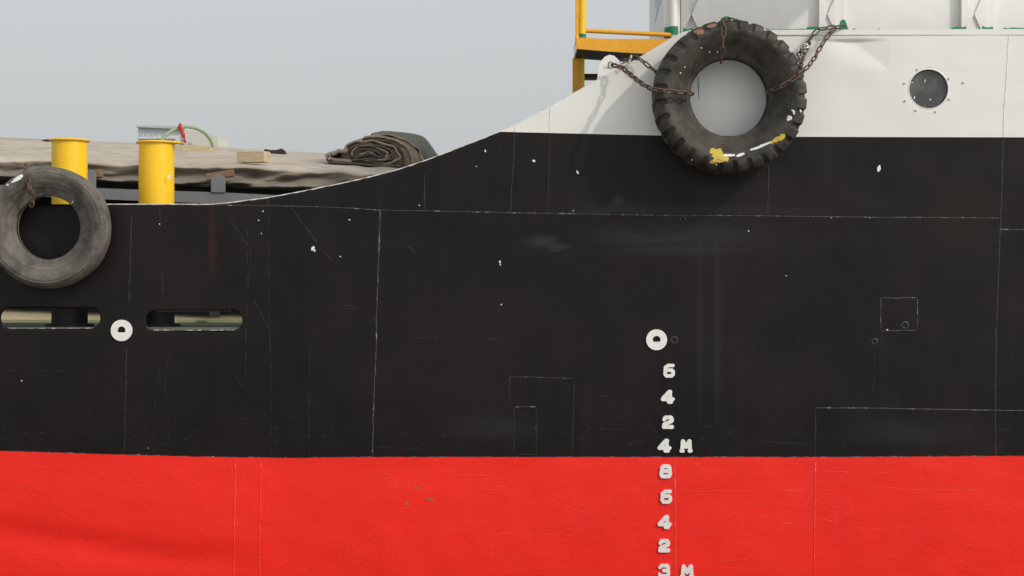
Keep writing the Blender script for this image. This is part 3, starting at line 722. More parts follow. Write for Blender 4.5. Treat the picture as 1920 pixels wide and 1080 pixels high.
# ---- mooring bollards
def bollard(px, top, tongue, lab):
    yc = .40; b = bpy.data.objects.new('bollard', None); C.objects.link(b); b.parent = ship
    b.location = (X(px, yc), yc, zd); b['label'] = lab
    h = Z(top, yc)-zd; r = 33.2/PX*(D+yc-.1)/D
    bm = bmesh.new(); lathe(bm, [(r, .95-.0), (r, h-.012), (r, h)], 56)
    o = obj('post', bm, M['yellow'], b); autosmooth(o)
    bm = bmesh.new(); lathe(bm, [(r+.05, 0), (r+.05, .02), (r+.001, .025), (r+.001, .95)], 48)
    o = obj('base', bm, M['inblack'], b); autosmooth(o)
    bm = bmesh.new(); rf = r+.018
    lathe(bm, [(rf, h+.0005), (rf+.004, h+.006), (rf+.004, h+.014), (rf-.004, h+.018)], 56)
    o = obj('flange', bm, M['yellow'], b); autosmooth(o)
    bm = bmesh.new(); s = tongue
    prism(bm, [(s*(rf-.05), h+.004), (s*(rf+.055), h-.003 if s > 0 else h+.004), (s*(rf+.06), h+.006), (s*(rf+.02), h+.015), (s*(rf-.05), h+.0175)], -.06, .07)
    o = obj('horn', bm, M['yellow'] if s > 0 else M['rustd'], b); bevel(o, .003)
    return b
b1 = bollard(130.5, 265.5, -1, 'left yellow bollard partly behind the tyre'); b2 = bollard(293.5, 269.5, 1, 'right yellow bollard with a paint chip')
blob = blobmesh('paint_chip', 306, 327, 2.5, 5, M['wspl'], None, 0, y=.40-.1405)
blob.location.y = 0
mw = blob; blob.parent = b2; blob.location = -b2.location

# ---- yellow ladder platform
lad = bpy.data.objects.new('ladder_platform', None); C.objects.link(lad); lad.parent = ship
y0, y1 = .10, .74
bm = bmesh.new()
prism(bm, [Pq(1080.5,70,y0), Pq(1080.5,91.5,y0), Pq(1150,97,y0), Pq(1260,104,y0), Pq(1300,105,y0), Pq(1300,72,y0), Pq(1180,73,y0), Pq(1130,72.5,y0)], y0, y0+.012)
o = obj('fascia', bm, M['orange'], lad)
bm = bmesh.new(); za = Z(91.5, y0); zb = Z(104, y0)
v = [bm.verts.new(q) for q in [(X(1081,y0), y0+.012, za+.004), (X(1300,y0), y0+.012, Z(105,y0)+.004), (X(1300,y0), y1, Z(105,y0)+.004), (X(1081,y0), y1, za+.004)]]
r_ = bmesh.ops.extrude_face_region(bm, geom=[bm.faces.new(v)])
for e in r_['geom']:
    if isinstance(e, bmesh.types.BMVert): e.co.z += .02
obj('grating', bm, M['inblack'], lad)
bm = boxbm((X(1081,y0)-.001, y0+.013, za), (X(1081,y0)+.008, y1, za+.10)); obj('side_plate', bm, M['wmetal'], lad)
# upright: flat bar behind and round tube in front
bm = boxbm((X(1079,y0), y0+.02, za+.03), (X(1086,y0), y0+.06, 3.2)); obj('flat_upright', bm, M['orange'], lad)
def pipe(name, pts, r, mat, parent, n=16):
    bm = bmesh.new(); tube(bm, pts, r, n); o = obj(name, bm, mat, parent); autosmooth(o); return o
pipe('upright', [P(1092,64,y0+.04), P(1092.5,20,y0+.04), P(1093,-220,y0+.04)], .0275, M['yellow'], lad)
pipe('upright_foot', [P(1092,72,y0+.04), P(1092,64,y0+.04)], .030, M['green'], lad)
pipe('upright_collar', [P(1092,35,y0+.04), P(1092,33.5,y0+.04)], .0295, M['yellow'], lad)
pipe('lower_rail', [P(1098,57.5,y0+.05), P(1268,66,y0+.05)], .018, M['orange'], lad)
pipe('hand_rail', [P(1092,-218,y0+.04), P(1300,-212,y0+.04)], .022, M['orange'], lad)
# legs below
ys = .68
bm = boxbm((X(1073.5,ys), ys, zd), (X(1090,ys), ys+.012, za)); obj('leg', bm, M['orange'], lad)
bm = boxbm((X(1090,ys), ys+.0, zd), (X(1096,ys), ys+.10, za)); obj('leg', bm, M['yellow'], lad)
for k in range(4):
    zz = Z(139+k*70, ys)
    bm = boxbm((X(1096,ys), ys+.02, zz-.022), (X(1190,ys), ys+.14, zz+.006)); o = obj('tread', bm, M['inblack'], lad)
    bm = boxbm((X(1096,ys), ys+.14, zz-.035), (X(1190,ys), ys+.152, zz-.01)); obj('tread_nosing', bm, M['orange'], lad)

# ---- white deckhouse
house = bpy.data.objects.new('deckhouse', None); C.objects.link(house); house.parent = ship
yw = .45
bm = bmesh.new(); box(bm, (X(1246,yw), yw, zd), (X(3400,yw), 2.05, 4.2)); obj('wall', bm, M['wmetal'], house)
bm = bmesh.new(); prism(bm, [(X(1252,yw), 3.35), (X(1777,yw), 3.35), (X(1777,yw), 3.45), (X(1252,yw), 3.45)], yw-1.15, yw-.003); obj('shade_slab', bm, M['wmetal'], house)  # added slab above the view, placed to cast the wall's diagonal shadow
bm = bmesh.new(); box(bm, (X(1252,yw), yw-1.16, 3.45), (X(1777,yw), yw-1.13, 3.95)); obj('shade_slab_front', bm, M['wmetal'], house)  # upright front of the added shading slab
# corner smear of pale blue and brown
for pts, mt in [([(1228,0),(1236,2),(1240,12),(1234,24),(1229,16)], 'stain')]:
    pass
def pilaster(xf0, xf1, xr, rec):
    """shallow box stiffener with an X-braced face of triangular plates"""
    yf = yw-.06
    x0 = X(xf0, yf); x1 = X(xf1, yf); zb, zt = 1.75, 4.1; xm = (x0+x1)/2
    bm = boxbm((x0+.001, yf+rec, zb), (x1-.001, yw-.002, zt)); obj('stiffener', bm, M['wmetal'], house)
    bm = boxbm((x1+.001, yf+.026, zb), (X(xr, yf)-.002, yw-.003, zt)); obj('flange_plate', bm, M['wmetal'], house)
    hh = (x1-x0)*1.1; c0 = Z(27, yf)
    while c0 < 4.2:
        for a in (x0, x1):
            d = .0015 if a < xm else -.0015
            bm = bmesh.new(); prism(bm, [(a, c0-hh+.003), (xm-d, c0), (a, c0+hh-.003)], yf-.001, yf+rec-.002); obj('brace_plate', bm, M['wmetal'], house)
        c0 += 2*hh
pilaster(1277, 1316, 1335, .045); pilaster(1536, 1566, 1584, .016); pilaster(1803, 1850, 1866, .016)
pipe('vent_pipe', [P(1263,70,.16), P(1263,-260,.16)], .033, M['wmetal'], house)
bm = bmesh.new(); p0 = P(1262, 60, .16); tube(bm, [P(1263,66,.16), P(1263,50,.16)], .036, 16); obj('pipe_foot', bm, M['green'], house, smooth=False)
bm = boxbm((X(1245.5,.2), .17, Z(68,.2)), (X(1256,.2), .19, Z(52,.2))); obj('pipe_bracket', bm, M['green'], house)
bm = boxbm((X(1245,.2), .2, Z(70,.2)), (X(1275,.2), yw-.003, 4.1)); obj('corner_post', bm, M['wmetal'], house)
bm = bmesh.new(); xs_ = X(1246, yw)
def side(px, py):       # a point of the side wall seen at that place
    y = (px and (xs_*PX*D/(px-960)) - D); return (y, Z(py, y))
pl = [side(*q) for q in [(1229,-8),(1233,-6),(1240,-10),(1241,2),(1236,14),(1229,42),(1227,44),(1231,22),(1228,8)]]
a_ = [bm.verts.new((xs_-.002, y, z)) for y, z in pl]; b_ = [bm.verts.new((xs_+.001, y, z)) for y, z in pl]
bm.faces.new(a_); n_ = len(pl)
for k in range(n_): bm.faces.new([a_[k], a_[(k+1) % n_], b_[(k+1) % n_], b_[k]])
obj('paint_smear', bm, M['stain'], house)

# ------------------------------------------------------------------ tyres
def tyre(name, label, cpx, cpy, prof, nseg, fn, mat, loc_y=-.006):
    """prof: closed loop of (r, y); fn(r, y, ang) -> radius/y displacement"""
    bm = bmesh.new(); c = P(cpx, cpy); rings = []
    for k in range(nseg):
        a = 2*math.pi*k/nseg; ring = []
        for (r, y) in prof:
            rr, yy = fn(r, y, a); ring.append(bm.verts.new((rr*math.cos(a), yy, rr*math.sin(a))))
        rings.append(ring)
    m = len(prof)
    for k in range(nseg):
        A, B = rings[k], rings[(k+1) % nseg]
        for j in range(m): bm.faces.new([A[j], A[(j+1) % m], B[(j+1) % m], B[j]])
    root = empty(name, label, 'tyre', (c.x, loc_y, c.z), 'old tyres hung as fenders')
    o = obj('casing', bm, mat, root); autosmooth(o, 40)
    return root
def smooth_loop(ctrl, sub=5):
    out = []; n = len(ctrl)
    for i in range(n):
        p0, p1, p2, p3 = [Vector(ctrl[(i+k-1) % n]) for k in range(4)]
        for s in range(sub):
            t = s/sub; out.append(tuple(.5*((2*p1)+(-p0+p2)*t+(2*p0-5*p1+4*p2-p3)*t*t+(-p0+3*p1-3*p2+p3)*t**3)))
    return out
ctrl = [(.315,-.105),(.36,-.06),(.44,-.015),(.52,-.004),(.572,-.03),(.595,-.08),(.602,-.19),(.595,-.30),(.575,-.345),(.532,-.372),(.487,-.366),(.44,-.338),(.385,-.290),(.34,-.252),(.318,-.238),(.306,-.222),(.312,-.204),
        (.37,-.225),(.47,-.28),(.545,-.285),(.565,-.19),(.54,-.09),(.46,-.08),(.37,-.11),(.312,-.125),(.305,-.115)]
NL = 29
def lug_fn(r, y, a):
    # heavy shoulder blocks, staggered left and right
    if r > .50 and not (-.32 < y < -.06 and r < .585):
        ph = a*NL/(2*math.pi) + (.5 if y > -.19 else 0) + .25*abs(y+.19)/.19
        u = ph-math.floor(ph); g = 1 if .0 < u < .42 else 0
        e = min(abs(u-.0), abs(u-.42), abs(u-1)); g = (1 if g else 0)
        k = min(1, (r-.50)/.035)
        wob = .7+.5*noise.noise((math.floor(ph)*1.7, y*3, 1))
        edge = min(1, e/.07)
        if g:
            r2 = r-.026*k*edge*wob if r > .56 or True else r
            y2 = y
            if y < -.33: y2 = y+.018*k*edge*wob
            if y > -.05: y2 = y-.018*k*edge
            return r2, y2
    rib = 0
    if y < -.25 and .40 < r < .46: rib = .0015*math.sin(r*900)
    wv = .004*noise.noise((math.cos(a)*1.2, math.sin(a)*1.2, 0))
    if r < .4 and y < -.15: wv += .005*noise.noise((math.cos(a)*4, math.sin(a)*4, 3))
    return r+wv, y-rib
ctrl = [(a, b*1.10) for a, b in ctrl]
t1 = tyre('tyre', 'big black tyre with chunky tread and yellow and white paint splashes on white band', 1360, 189.5, smooth_loop(ctrl, 5), NL*14, lug_fn, M['rubber'], loc_y=-.02)
ctrl2 = [(.255,-.075),(.29,-.035),(.35,-.006),(.41,-.004),(.445,-.02),(.462,-.06),(.468,-.13),(.462,-.20),(.450,-.228),(.428,-.262),(.395,-.266),(.35,-.246),(.31,-.216),(.278,-.192),(.260,-.182),(.246,-.170),(.250,-.150),
         (.31,-.165),(.37,-.205),(.42,-.205),(.435,-.13),(.42,-.06),(.36,-.04),(.30,-.06),(.255,-.095),(.246,-.088)]
def rib_fn(r, y, a):
    d = 0
    if r > .40:                      # worn circumferential grooves on the shoulder and tread
        for yy in (-.055, -.10, -.16, -.205):
            if abs(y-yy) < .006 and r > .44: d -= .010
        if y < -.2:
            for rr in (.415, .437): 
                if abs(r-rr) < .0045: d -= .004; 
    e = .0
    if y < -.1 and abs(r-.30) < .006: e = .003
    if y < -.1 and abs(r-.352) < .004: e = -.003
    w_ = .004*noise.noise((math.cos(a)*1.5, math.sin(a)*1.5, 7)) + (.0025*noise.noise((a*9, r*20, 1)) if r < .27 else 0)
    return r+d+w_, y+e+(.004 if d and y < -.22 else 0)
t2 = tyre('tyre', 'smooth grey dusty tyre hanging by chain over bulwark beside the yellow bollards', 101, 428, smooth_loop(ctrl2, 6), 180, rib_fn, M['rubber2'])

def splash(root, cpx, cpy, poly, mat, yfn, name='paint_splash', th=.004):
    """thin paint layer draped on the tyre face. poly in photo px"""
    pass
def on_tyre_y(r, prof):
    best = None
    # front surface height at radius r
    pts = [(p[0], p[1]) for p in prof if p[1] < -.15]
    ys = []
    for a, b in zip(pts, pts[1:]):
        if (a[0]-r)*(b[0]-r) <= 0 and a[0] != b[0]:
            ys.append(a[1]+(b[1]-a[1])*(r-a[0])/(b[0]-a[0]))
    return min(ys) if ys else -.3
def paint_patch(root, prof, fac, pts_px, wpx, mat, seed=0, lift=.0035):
    """ribbon of paint following the casing, given as photo px centreline and half widths"""
    bm = bmesh.new(); loc = root.location; rows = []
    L = []
    for (a, b) in zip(pts_px, pts_px[1:]):
        n = max(3, int(math.hypot(b[0]-a[0], b[1]-a[1])/1.6))
        for i in range(n): t = i/n; L.append((a[0]+(b[0]-a[0])*t, a[1]+(b[1]-a[1])*t, a[2]+(b[2]-a[2])*t))
    L.append(pts_px[-1])
    for i, (px, py, wd) in enumerate(L):
        q0, q1 = L[max(i-1, 0)], L[min(i+1, len(L)-1)]; tx, ty = q1[0]-q0[0], q1[1]-q0[1]; l = math.hypot(tx, ty) or 1; nx, ny = -ty/l, tx/l
        row = []
        wa = wd*(1+.5*noise.noise((i*.35, seed, 0))); wb = wd*(1+.5*noise.noise((i*.35, seed, 9)))
        for s in (-1, -.5, 0, .5, 1):
            u = (wa if s < 0 else wb)*s
            y = -.36
            for _ in range(3):
                p = P(px+nx*u, py+ny*u, y); r = math.hypot(p.x-loc.x, p.z-loc.z); y = on_tyre_y(r, prof)+loc.y
            p = P(px+nx*u, py+ny*u, y-lift*(1 if abs(s) < .9 else .2)); row.append(bm.verts.new(p-loc))
        rows.append(row)
    for a, b in zip(rows, rows[1:]):
        for k in range(4): bm.faces.new([a[k], a[k+1], b[k+1], b[k]])
    return obj('paint_splash', bm, mat, root, smooth=True)
t2.scale = (1.03, 1.0, 1.03)
pr1 = smooth_loop(ctrl, 5); pr2 = smooth_loop(ctrl2, 6)
paint_patch(t1, pr1, 1, [(1331,286,2),(1337,284,7),(1345,289,11),(1352,296,8),(1366,299,3.5)], 0, M['yspl'], 1)
paint_patch(t1, pr1, 1, [(1330,305,1),(1336,304,4),(1344,302,3),(1350,305,1)], 0, M['yspl'], 2)
paint_patch(t1, pr1, 1, [(1357,291,2),(1366,291,2.6),(1378,291,1.6)], 0, M['wspl'], 3)
paint_patch(t1, pr1, 1, [(1381,293,1.5),(1388,290,3),(1396,288,1.5)], 0, M['wspl'], 4, .0045)
paint_patch(t1, pr1, 1, [(1407,281,1.5),(1420,277,2.4),(1434,271,2.2),(1446,266,1.4)], 0, M['wspl'], 5)
paint_patch(t1, pr1, 1, [(1444,269,1.5),(1455,262,4),(1466,257,5),(1472,253,3)], 0, M['yspl'], 6, .0045)
paint_patch(t1, pr1, 1, [(1476,226,1.5),(1480,221,5),(1485,222,2)], 0, M['wspl'], 7)
paint_patch(t1, pr1, 1, [(1484,206,1),(1488,209,2.5),(1489,215,1)], 0, M['wspl'], 8)
paint_patch(t1, pr1, 1, [(1500,205,.8),(1502,210,2)], 0, M['wspl'], 9)
paint_patch(t1, pr1, 1, [(1301,60,2),(1311,59,6),(1320,60,3)], 0, M['ospl'], 10)
paint_patch(t1, pr1, 1, [(1326,50,2),(1336,47,4),(1344,46,2)], 0, M['ospl'], 11)
for a, b in [(1315,90),(1330,98),(1345,98),(1276,137),(1284,126),(1297,300),(1343,309)]:
    paint_patch(t1, pr1, 1, [(a-1.2,b,.5),(a,b,1.6),(a+1.2,b+.8,.5)], 0, M['wspl'], a)
paint_patch(t2, pr2, 1, [(23,345,1),(31,340,3.2),(38,335,4),(44,331,2)], 0, M['wspl'], 21)
paint_patch(t2, pr2, 1, [(14,348,1.2),(18,350,1.6)], 0, M['wspl'], 22)
paint_patch(t2, pr2, 1, [(154,351,1),(158,354,1.8)], 0, M['ospl'], 23)
paint_patch(t2, pr2, 1, [(132,384,.6),(135,380,1.1),(136,377,.5)], 0, M['wspl'], 24)

# ------------------------------------------------------------------ chains
def link_mesh(name, L, W, r, mat):
    bm = bmesh.new(); hw = W/2-r; hl = L/2-r-hw; pts = []
    for i in range(10): a = -math.pi/2+math.pi*i/9; pts.append((hl+hw*math.cos(a), hw*math.sin(a), 0))
    for i in range(10): a = math.pi/2+math.pi*i/9; pts.append((-hl+hw*math.cos(a), hw*math.sin(a), 0))
    n = len(pts); rings = []; V = [Vector(p) for p in pts]
    for i in range(n):
        t = (V[(i+1) % n]-V[i-1]).normalized(); s = t.cross(Vector((0, 0, 1)))
        rings.append([bm.verts.new(V[i]+(s*math.cos(2*math.pi*k/8)+Vector((0, 0, 1))*math.sin(2*math.pi*k/8))*r) for k in range(8)])
    for i in range(n):
        A, B = rings[i], rings[(i+1) % n]
        for k in range(8): bm.faces.new([A[k], A[(k+1) % 8], B[(k+1) % 8], B[k]])
    bmesh.ops.recalc_face_normals(bm, faces=bm.faces)
    me = bpy.data.meshes.new(name); bm.to_mesh(me); bm.free(); me.materials.append(mat)
    for p in me.polygons: p.use_smooth = True
    return me
SHORT = link_mesh('short_link', .070, .046, .0085, M['rust']); LONG = link_mesh('long_link', .098, .044, .0068, M['rust'])
DARK = link_mesh('dark_link', .078, .042, .0065, M['rustd']); GREENL = link_mesh('green_link', .098, .038, .0062, M['green'])
def chain(name, label, pts3, me, pitch, tw0=0, extra=None, group='rusty chains holding the tyres', jitter=.12, parent=None):
    pts = [Vector(p) for p in pts3]
    # smooth
    dense = []
    for i in range(len(pts)-1):
        p0, p1, p2, p3 = pts[max(i-1, 0)], pts[i], pts[i+1], pts[min(i+2, len(pts)-1)]
        for s in range(12):
            t = s/12; dense.append(.5*((2*p1)+(-p0+p2)*t+(2*p0-5*p1+4*p2-p3)*t*t+(-p0+3*p1-3*p2+p3)*t**3))
    dense.append(pts[-1])
    cum = [0]
    for a, b in zip(dense, dense[1:]): cum.append(cum[-1]+(b-a).length)
    def at(s):
        s = max(0, min(cum[-1], s))
        for i in range(len(cum)-1):
            if s <= cum[i+1]: return dense[i].lerp(dense[i+1], (s-cum[i])/(cum[i+1]-cum[i]+1e-9))
        return dense[-1]
    root = parent or empty(name, label, 'chain', pts[0], group)
    n = max(2, int(cum[-1]/pitch)); pitch = cum[-1]/n
    for i in range(n):
        a, b = at(i*pitch), at((i+1)*pitch); t = (b-a).normalized(); c = (a+b)/2
        up = Vector((0, 1, 0)); up = (up-t*up.dot(t)).normalized(); s = up.cross(t)
        m = Matrix((t, s, up)).transposed().to_4x4()
        m = Matrix.Translation(c-root.location) @ m @ Matrix.Rotation(tw0+(math.pi/2 if i % 2 else 0)+random.uniform(-jitter, jitter), 4, 'X')
        mesh = me
        if extra and i in extra: mesh = extra[i]
        o = bpy.data.objects.new('link', mesh); C.objects.link(o); o.parent = root; o.matrix_local = m
    return root
def Pc(l, k=1.12, o=-.035): return [P(a, b, y*k+o if y < -.2 else y) for a, b, y in l]
chain('chain', 'rusty short-link chain from white lug across the left side of the chunky tyre',
      Pc([(1147,122,-.055),(1165,126,-.09),(1180,138,-.16),(1196,151,-.24),(1212,162,-.33),(1228,168,-.385),(1250,171,-.40),(1275,173,-.385),(1292,175,-.32),(1299,177,-.27)]), SHORT, .050, .8)
chain('chain', 'dark rusty chain passing behind the upper left of the chunky tyre',
      Pc([(1163,117,.03),(1172,114,.0),(1183,108,-.03),(1195,108,-.06),(1208,117,-.07),(1220,127,-.08),(1234,137,-.09),(1250,150,-.06)]), DARK, .052, .6)
chain('chain', 'chain with green painted links hanging over the top of the chunky tyre',
      Pc([(1385,40,-.05),(1378,39,-.12),(1366,35,-.20),(1357,37,-.33),(1357,48,-.385),(1357,62,-.39),(1356,80,-.375),(1354,98,-.34),(1353,112,-.28),(1352,118,-.25)]), LONG, .078, .3, extra={3: GREENL})
chain('chain', 'long-link rusty chain from green lug down into right side of the chunky tyre',
      Pc([(1584,49,.0),(1572,50,-.02),(1561,56,-.04),(1548,74,-.10),(1536,92,-.16),(1525,112,-.24),(1508,132,-.36),(1492,144,-.40),(1478,155,-.40),(1462,163,-.385),(1448,169,-.33),(1437,174,-.27)]), LONG, .080, .75)
chain('chain', 'slack doubled chain with a shackle between green lug and right edge of the chunky tyre',
      Pc([(1566,50,-.05),(1548,53,-.05),(1531,57,-.05),(1520,72,-.06),(1508,88,-.08),(1497,103,-.14),(1500,117,-.26),(1506,132,-.375)]), DARK, .062, .5)
chain('chain', 'second strand of chain beside the shackle right of the chunky tyre',
      Pc([(1518,80,-.08),(1512,92,-.11),(1507,104,-.17),(1503,116,-.24)]), DARK, .062, 1.0)
bm = bmesh.new(); c = P(1509, 91, -.13)
tube(bm, [c+Vector((.030*math.cos(a), -.01*math.sin(a), .034*math.sin(a))) for a in [i*2*math.pi/18 for i in range(19)]], .008, 8, cap=False)
tube(bm, [c+Vector((-.04, 0, -.006)), c+Vector((.04, -.005, .012))], .009, 8)
tag(obj('shackle', bm, M['steel'], smooth=True), 'steel shackle joining the chains right of the chunky tyre', 'shackle')
bm = bmesh.new(); tube(bm, [P(1180,116,-.05), P(1183,108,-.055), P(1184,103,-.05)], .009, 8); tube(bm, [P(1171,116,-.05), P(1178,118,-.06), P(1182,112,-.06)], .006, 8)
tag(obj('shackle', bm, M['steel'], smooth=True), 'small pale shackle above white lug on the sloping edge', 'shackle')
chain('chain', 'rusty chain over the top of the smooth grey tyre',
      Pc([(48,308,.01),(48,316,-.06),(50,326,-.20),(53,338,-.275),(56,352,-.292),(60,366,-.275),(62,378,-.25),(58,388,-.22)], 1, 0), SHORT, .052, .4)
bm = bmesh.new(); tube(bm, [P(1352,36,-.42), P(1352,50,-.45), P(1353,68,-.46)], .0035, 6)
tube(bm, [P(1352,36,-.42), P(1358,32,-.38), P(1364,31,-.28), P(1378,37,-.2), P(1384,40,-.12)], .0045, 6)
tag(obj('rope', bm, M['rope'], smooth=True), 'green rope lashing on top of the chunky tyre', 'rope')
bm = bmesh.new(); tube(bm, [P(1309,144,-.25), P(1309.5,160,-.25), P(1310.5,186,-.25)], [.003, .006, .0015], 6)
tag(obj('rope_strand', bm, M['rope'], smooth=True), 'short green strand dangling inside the chunky tyre', 'rope')

# ------------------------------------------------------------------ tarpaulin over the hatch
bm = bmesh.new(); TB = [(-700,240),(0,265),(250,273),(420,283),(600,290),(900,300)]; TF = [(-700,280),(0,296),(160,296),(260,306),(420,308),(600,316),(700,322),(900,332)]
TD = [(-700,320),(0,336),(165,340),(260,344),(400,350),(520,356),(900,372)]
rows = []
nx_ = 520
for i in range(nx_+1):
    px = -700+1560*i/nx_; back, fr, lo = lerp_tab(TB, px), lerp_tab(TF, px), lerp_tab(TD, px)
    lo += 1.5*noise.noise((px*.012, 3, 0)); fr += 1.5*noise.noise((px*.012, 8, 0))
    col = []
    for k in range(25):             # top, sloping up away from the rail
        t = k/24; y = 5.4-(5.4-1.42)*t
        z = Z(back, 5.4)+(Z(fr, 1.42)-Z(back, 5.4))*t
        z += .02*noise.noise((px*.012, y*1.5, 0))*(1-abs(2*t-1)) + (.016*noise.noise((px*.03, y*3, 4)) if t > .6 else 0)
        z += -.045*math.sin(math.pi*t)*0 + (-.03*((t-.93)/.07)**2 if t > .93 else 0)
        col.append((X(px, 2.0), y, z))
    zt = col[-1][2]; zb = Z(lo, 1.42)
    for k in range(1, 31):
        t = k/30
        # hanging side: pulled-in waist under the rim, then a loose billow
        sag = noise.noise((px*.011+t*.9, t*1.2, 1)); n2 = noise.noise((px*.035-t*1.8, t*2.5, 5)); n3 = noise.noise((px*.008, 2, 6))
        c1 = .38+.22*noise.noise((px*.010, 0, 0)); am = 1+1.1*noise.noise((px*.014, 5, 3))
        y = 1.42 + .060*am*math.exp(-((t-c1)/.24)**2) - .05*math.exp(-((t-.80-.08*n3)/.13)**2) + .07*sag*math.sin(math.pi*min(1, t*1.1)) + .07*noise.noise((px*.022+4*t, 2.5, 8))*min(1, t*2) + .04*n2*t + .05*max(0, t-.9)/.1
        col.append((X(px, 2.0), y-.01*t, zt+(zb-zt)*t))
    rows.append([bm.verts.new(c) for c in col])
for a, b in zip(rows, rows[1:]):
    for k in range(len(a)-1):
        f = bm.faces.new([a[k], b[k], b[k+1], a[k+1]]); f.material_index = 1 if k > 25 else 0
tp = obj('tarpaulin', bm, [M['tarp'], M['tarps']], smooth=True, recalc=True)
sl = tp.modifiers.new('s', 'SOLIDIFY'); sl.thickness = .004
tag(tp, 'dusty brown tarpaulin stretched over the hatch behind the yellow bollards', 'tarpaulin')
def tarp_z(px, y):   # surface height of the top
    back, fr = lerp_tab(TB, px), lerp_tab(TF, px); t = (5.4-y)/(5.4-1.42); return Z(back, 5.4)+(Z(fr, 1.42)-Z(back, 5.4))*t

# folded tarpaulin bundle (a flat roll seen end-on, running away to the right)
fx = empty('folded_tarpaulin', 'folded brown canvas bundle lying on the hatch tarpaulin beside the sloping rail', 'tarpaulin', P(700, 305, 2.7))
def loft(sections, mat, name, parent, cap=True):
    bm = bmesh.new(); rs = [[bm.verts.new(Vector(p)-parent.location) for p in s] for s in sections]
    for a, b in zip(rs, rs[1:]):
        n = len(a)
        for k in range(n): bm.faces.new([a[k], a[(k+1) % n], b[(k+1) % n], b[k]])
    if cap: bm.faces.new(rs[0]); bm.faces.new(rs[-1][::-1])
    return obj(name, bm, mat, parent, smooth=True)
def resamp(pts, n):
    V = [Vector((a, b, 0)) for a, b in pts]; V.append(V[0]); m = len(V)-1
    sm_ = []
    for i in range(m):
        p0, p1, p2, p3 = V[(i-1) % m], V[i], V[(i+1) % m], V[(i+2) % m]
        for s in range(8):
            t = s/8; sm_.append(.5*((2*p1)+(-p0+p2)*t+(2*p0-5*p1+4*p2-p3)*t*t+(-p0+3*p1-3*p2+p3)*t**3))
    sm_.append(sm_[0]); cum = [0]
    for a, b in zip(sm_, sm_[1:]): cum.append(cum[-1]+(b-a).length)
    out = []; j = 0
    for k in range(n):
        s = cum[-1]*k/n
        while cum[j+1] < s: j += 1
        q = sm_[j].lerp(sm_[j+1], (s-cum[j])/(cum[j+1]-cum[j]+1e-9)); out.append((q.x, q.y))
    return out
def canvas_outline(pts, ys, shifts, mat, name, seed):
    base = resamp(pts, 72); secs = []; cx = sum(p[0] for p in base)/72; cy = max(p[1] for p in base)
    for y, (dx, dy, s) in zip(ys, shifts):
        sec = []
        for k, (a, b) in enumerate(base):
            wv = 1.2*noise.noise((k*.25, y*3, seed))
            sec.append(P(cx+(a-cx)*s+dx+wv*.5, cy+(b-cy)*s+dy+wv*.5*(1 if b < cy-5 else 0), y+1.1))
        secs.append(sec)
    return loft(secs, mat, name, fx)
outer = [(643,281),(655,268),(675,260),(700,254),(725,255),(752,260),(775,273),(786,287),(793,304),(778,312),(740,312),(700,309),(660,308),(640,298)]
# rounded green-grey end at the right (rear of the bundle)
rear = [(694,254),(710,247),(722,245.5),(745,247),(775,251),(793,257),(805,270),(815,285),(819,290),(812,302),(780,312),(730,308),(700,290)]
canvas_outline(rear, [1.60, 1.66, 2.2, 2.3], [(0,0,.985),(0,0,1),(2,0,1),(2,0,.9)], M['canvasg'], 'outer_wrap', 3)
canvas_outline(outer, [1.44, 1.47, 1.6, 1.66], [(0,0,.97),(0,0,1),(3,0,1.0),(6,0,.98)], M['canvas'], 'canvas_layer', 4)
# stacked folds visible on the end: swept strips along curved px paths
def fold(pts, wpx, y, mat, depth=.10, name='fold', seed=0):
    bm = bmesh.new(); L = []
    V = [Vector((a, b, 0)) for a, b in pts]
    for i in range(len(V)-1):
        p0, p1, p2, p3 = V[max(i-1, 0)], V[i], V[i+1], V[min(i+2, len(V)-1)]
        for s in range(10):
            t = s/10; L.append(.5*((2*p1)+(-p0+p2)*t+(2*p0-5*p1+4*p2-p3)*t*t+(-p0+3*p1-3*p2+p3)*t**3))
    L.append(V[-1]); rows = []
    for i, p in enumerate(L):
        t = (L[min(i+1, len(L)-1)]-L[max(i-1, 0)]).normalized(); n = Vector((-t.y, t.x, 0)); wd = wpx/2*(1+.3*noise.noise((i*.3, seed, 0)))
        if i < 2 or i > len(L)-3: wd *= .7
        row = []
        for k in range(9):
            a = math.pi*k/8; u = math.cos(a)*wd; d = math.sin(a)*wd/PX*1.6
            q = p+n*u+n*3.2*noise.noise((i*.13, seed, 2)); row.append(bm.verts.new(P(q.x, q.y, y+1.1-d+.01*noise.noise((i*.2, seed, 6)))-fx.location))
        q = [bm.verts.new(P(p.x+n.x*u, p.y+n.y*u, y+1.1+depth)-fx.location) for u in (-wd, wd)]
        rows.append([q[1]]+row+[q[0]])
    for a, b in zip(rows, rows[1:]):
        for k in range(len(a)-1): bm.faces.new([a[k], b[k], b[k+1], a[k+1]])
    bm.faces.new(rows[0]); bm.faces.new(rows[-1][::-1])
    return obj(name, bm, mat, fx, smooth=True)
cm, cg = M['canvas'], M['canvasg']
fold([(620,296),(634,296),(658,297)], 15, 1.62, M['canvas'], .3, seed=31)
dk = simple('shaded_canvas_fold', (.10, .088, .072), .85, var=.2, scale=15)  # darker canvas copy, shade between the folds painted in
fold([(612,296),(616,290),(626,287),(640,284),(652,280)], 8, 1.38, cm, .3, seed=1)
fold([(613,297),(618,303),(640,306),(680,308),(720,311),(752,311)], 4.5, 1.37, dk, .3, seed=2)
fold([(618,298),(634,301),(660,302)], 8, 1.40, cm, .3, seed=12)
fold([(645,287),(650,274),(665,266),(690,264),(715,268),(737,276),(748,288),(745,300),(728,306),(700,305)], 4.5, 1.40, cm, .2, seed=3)
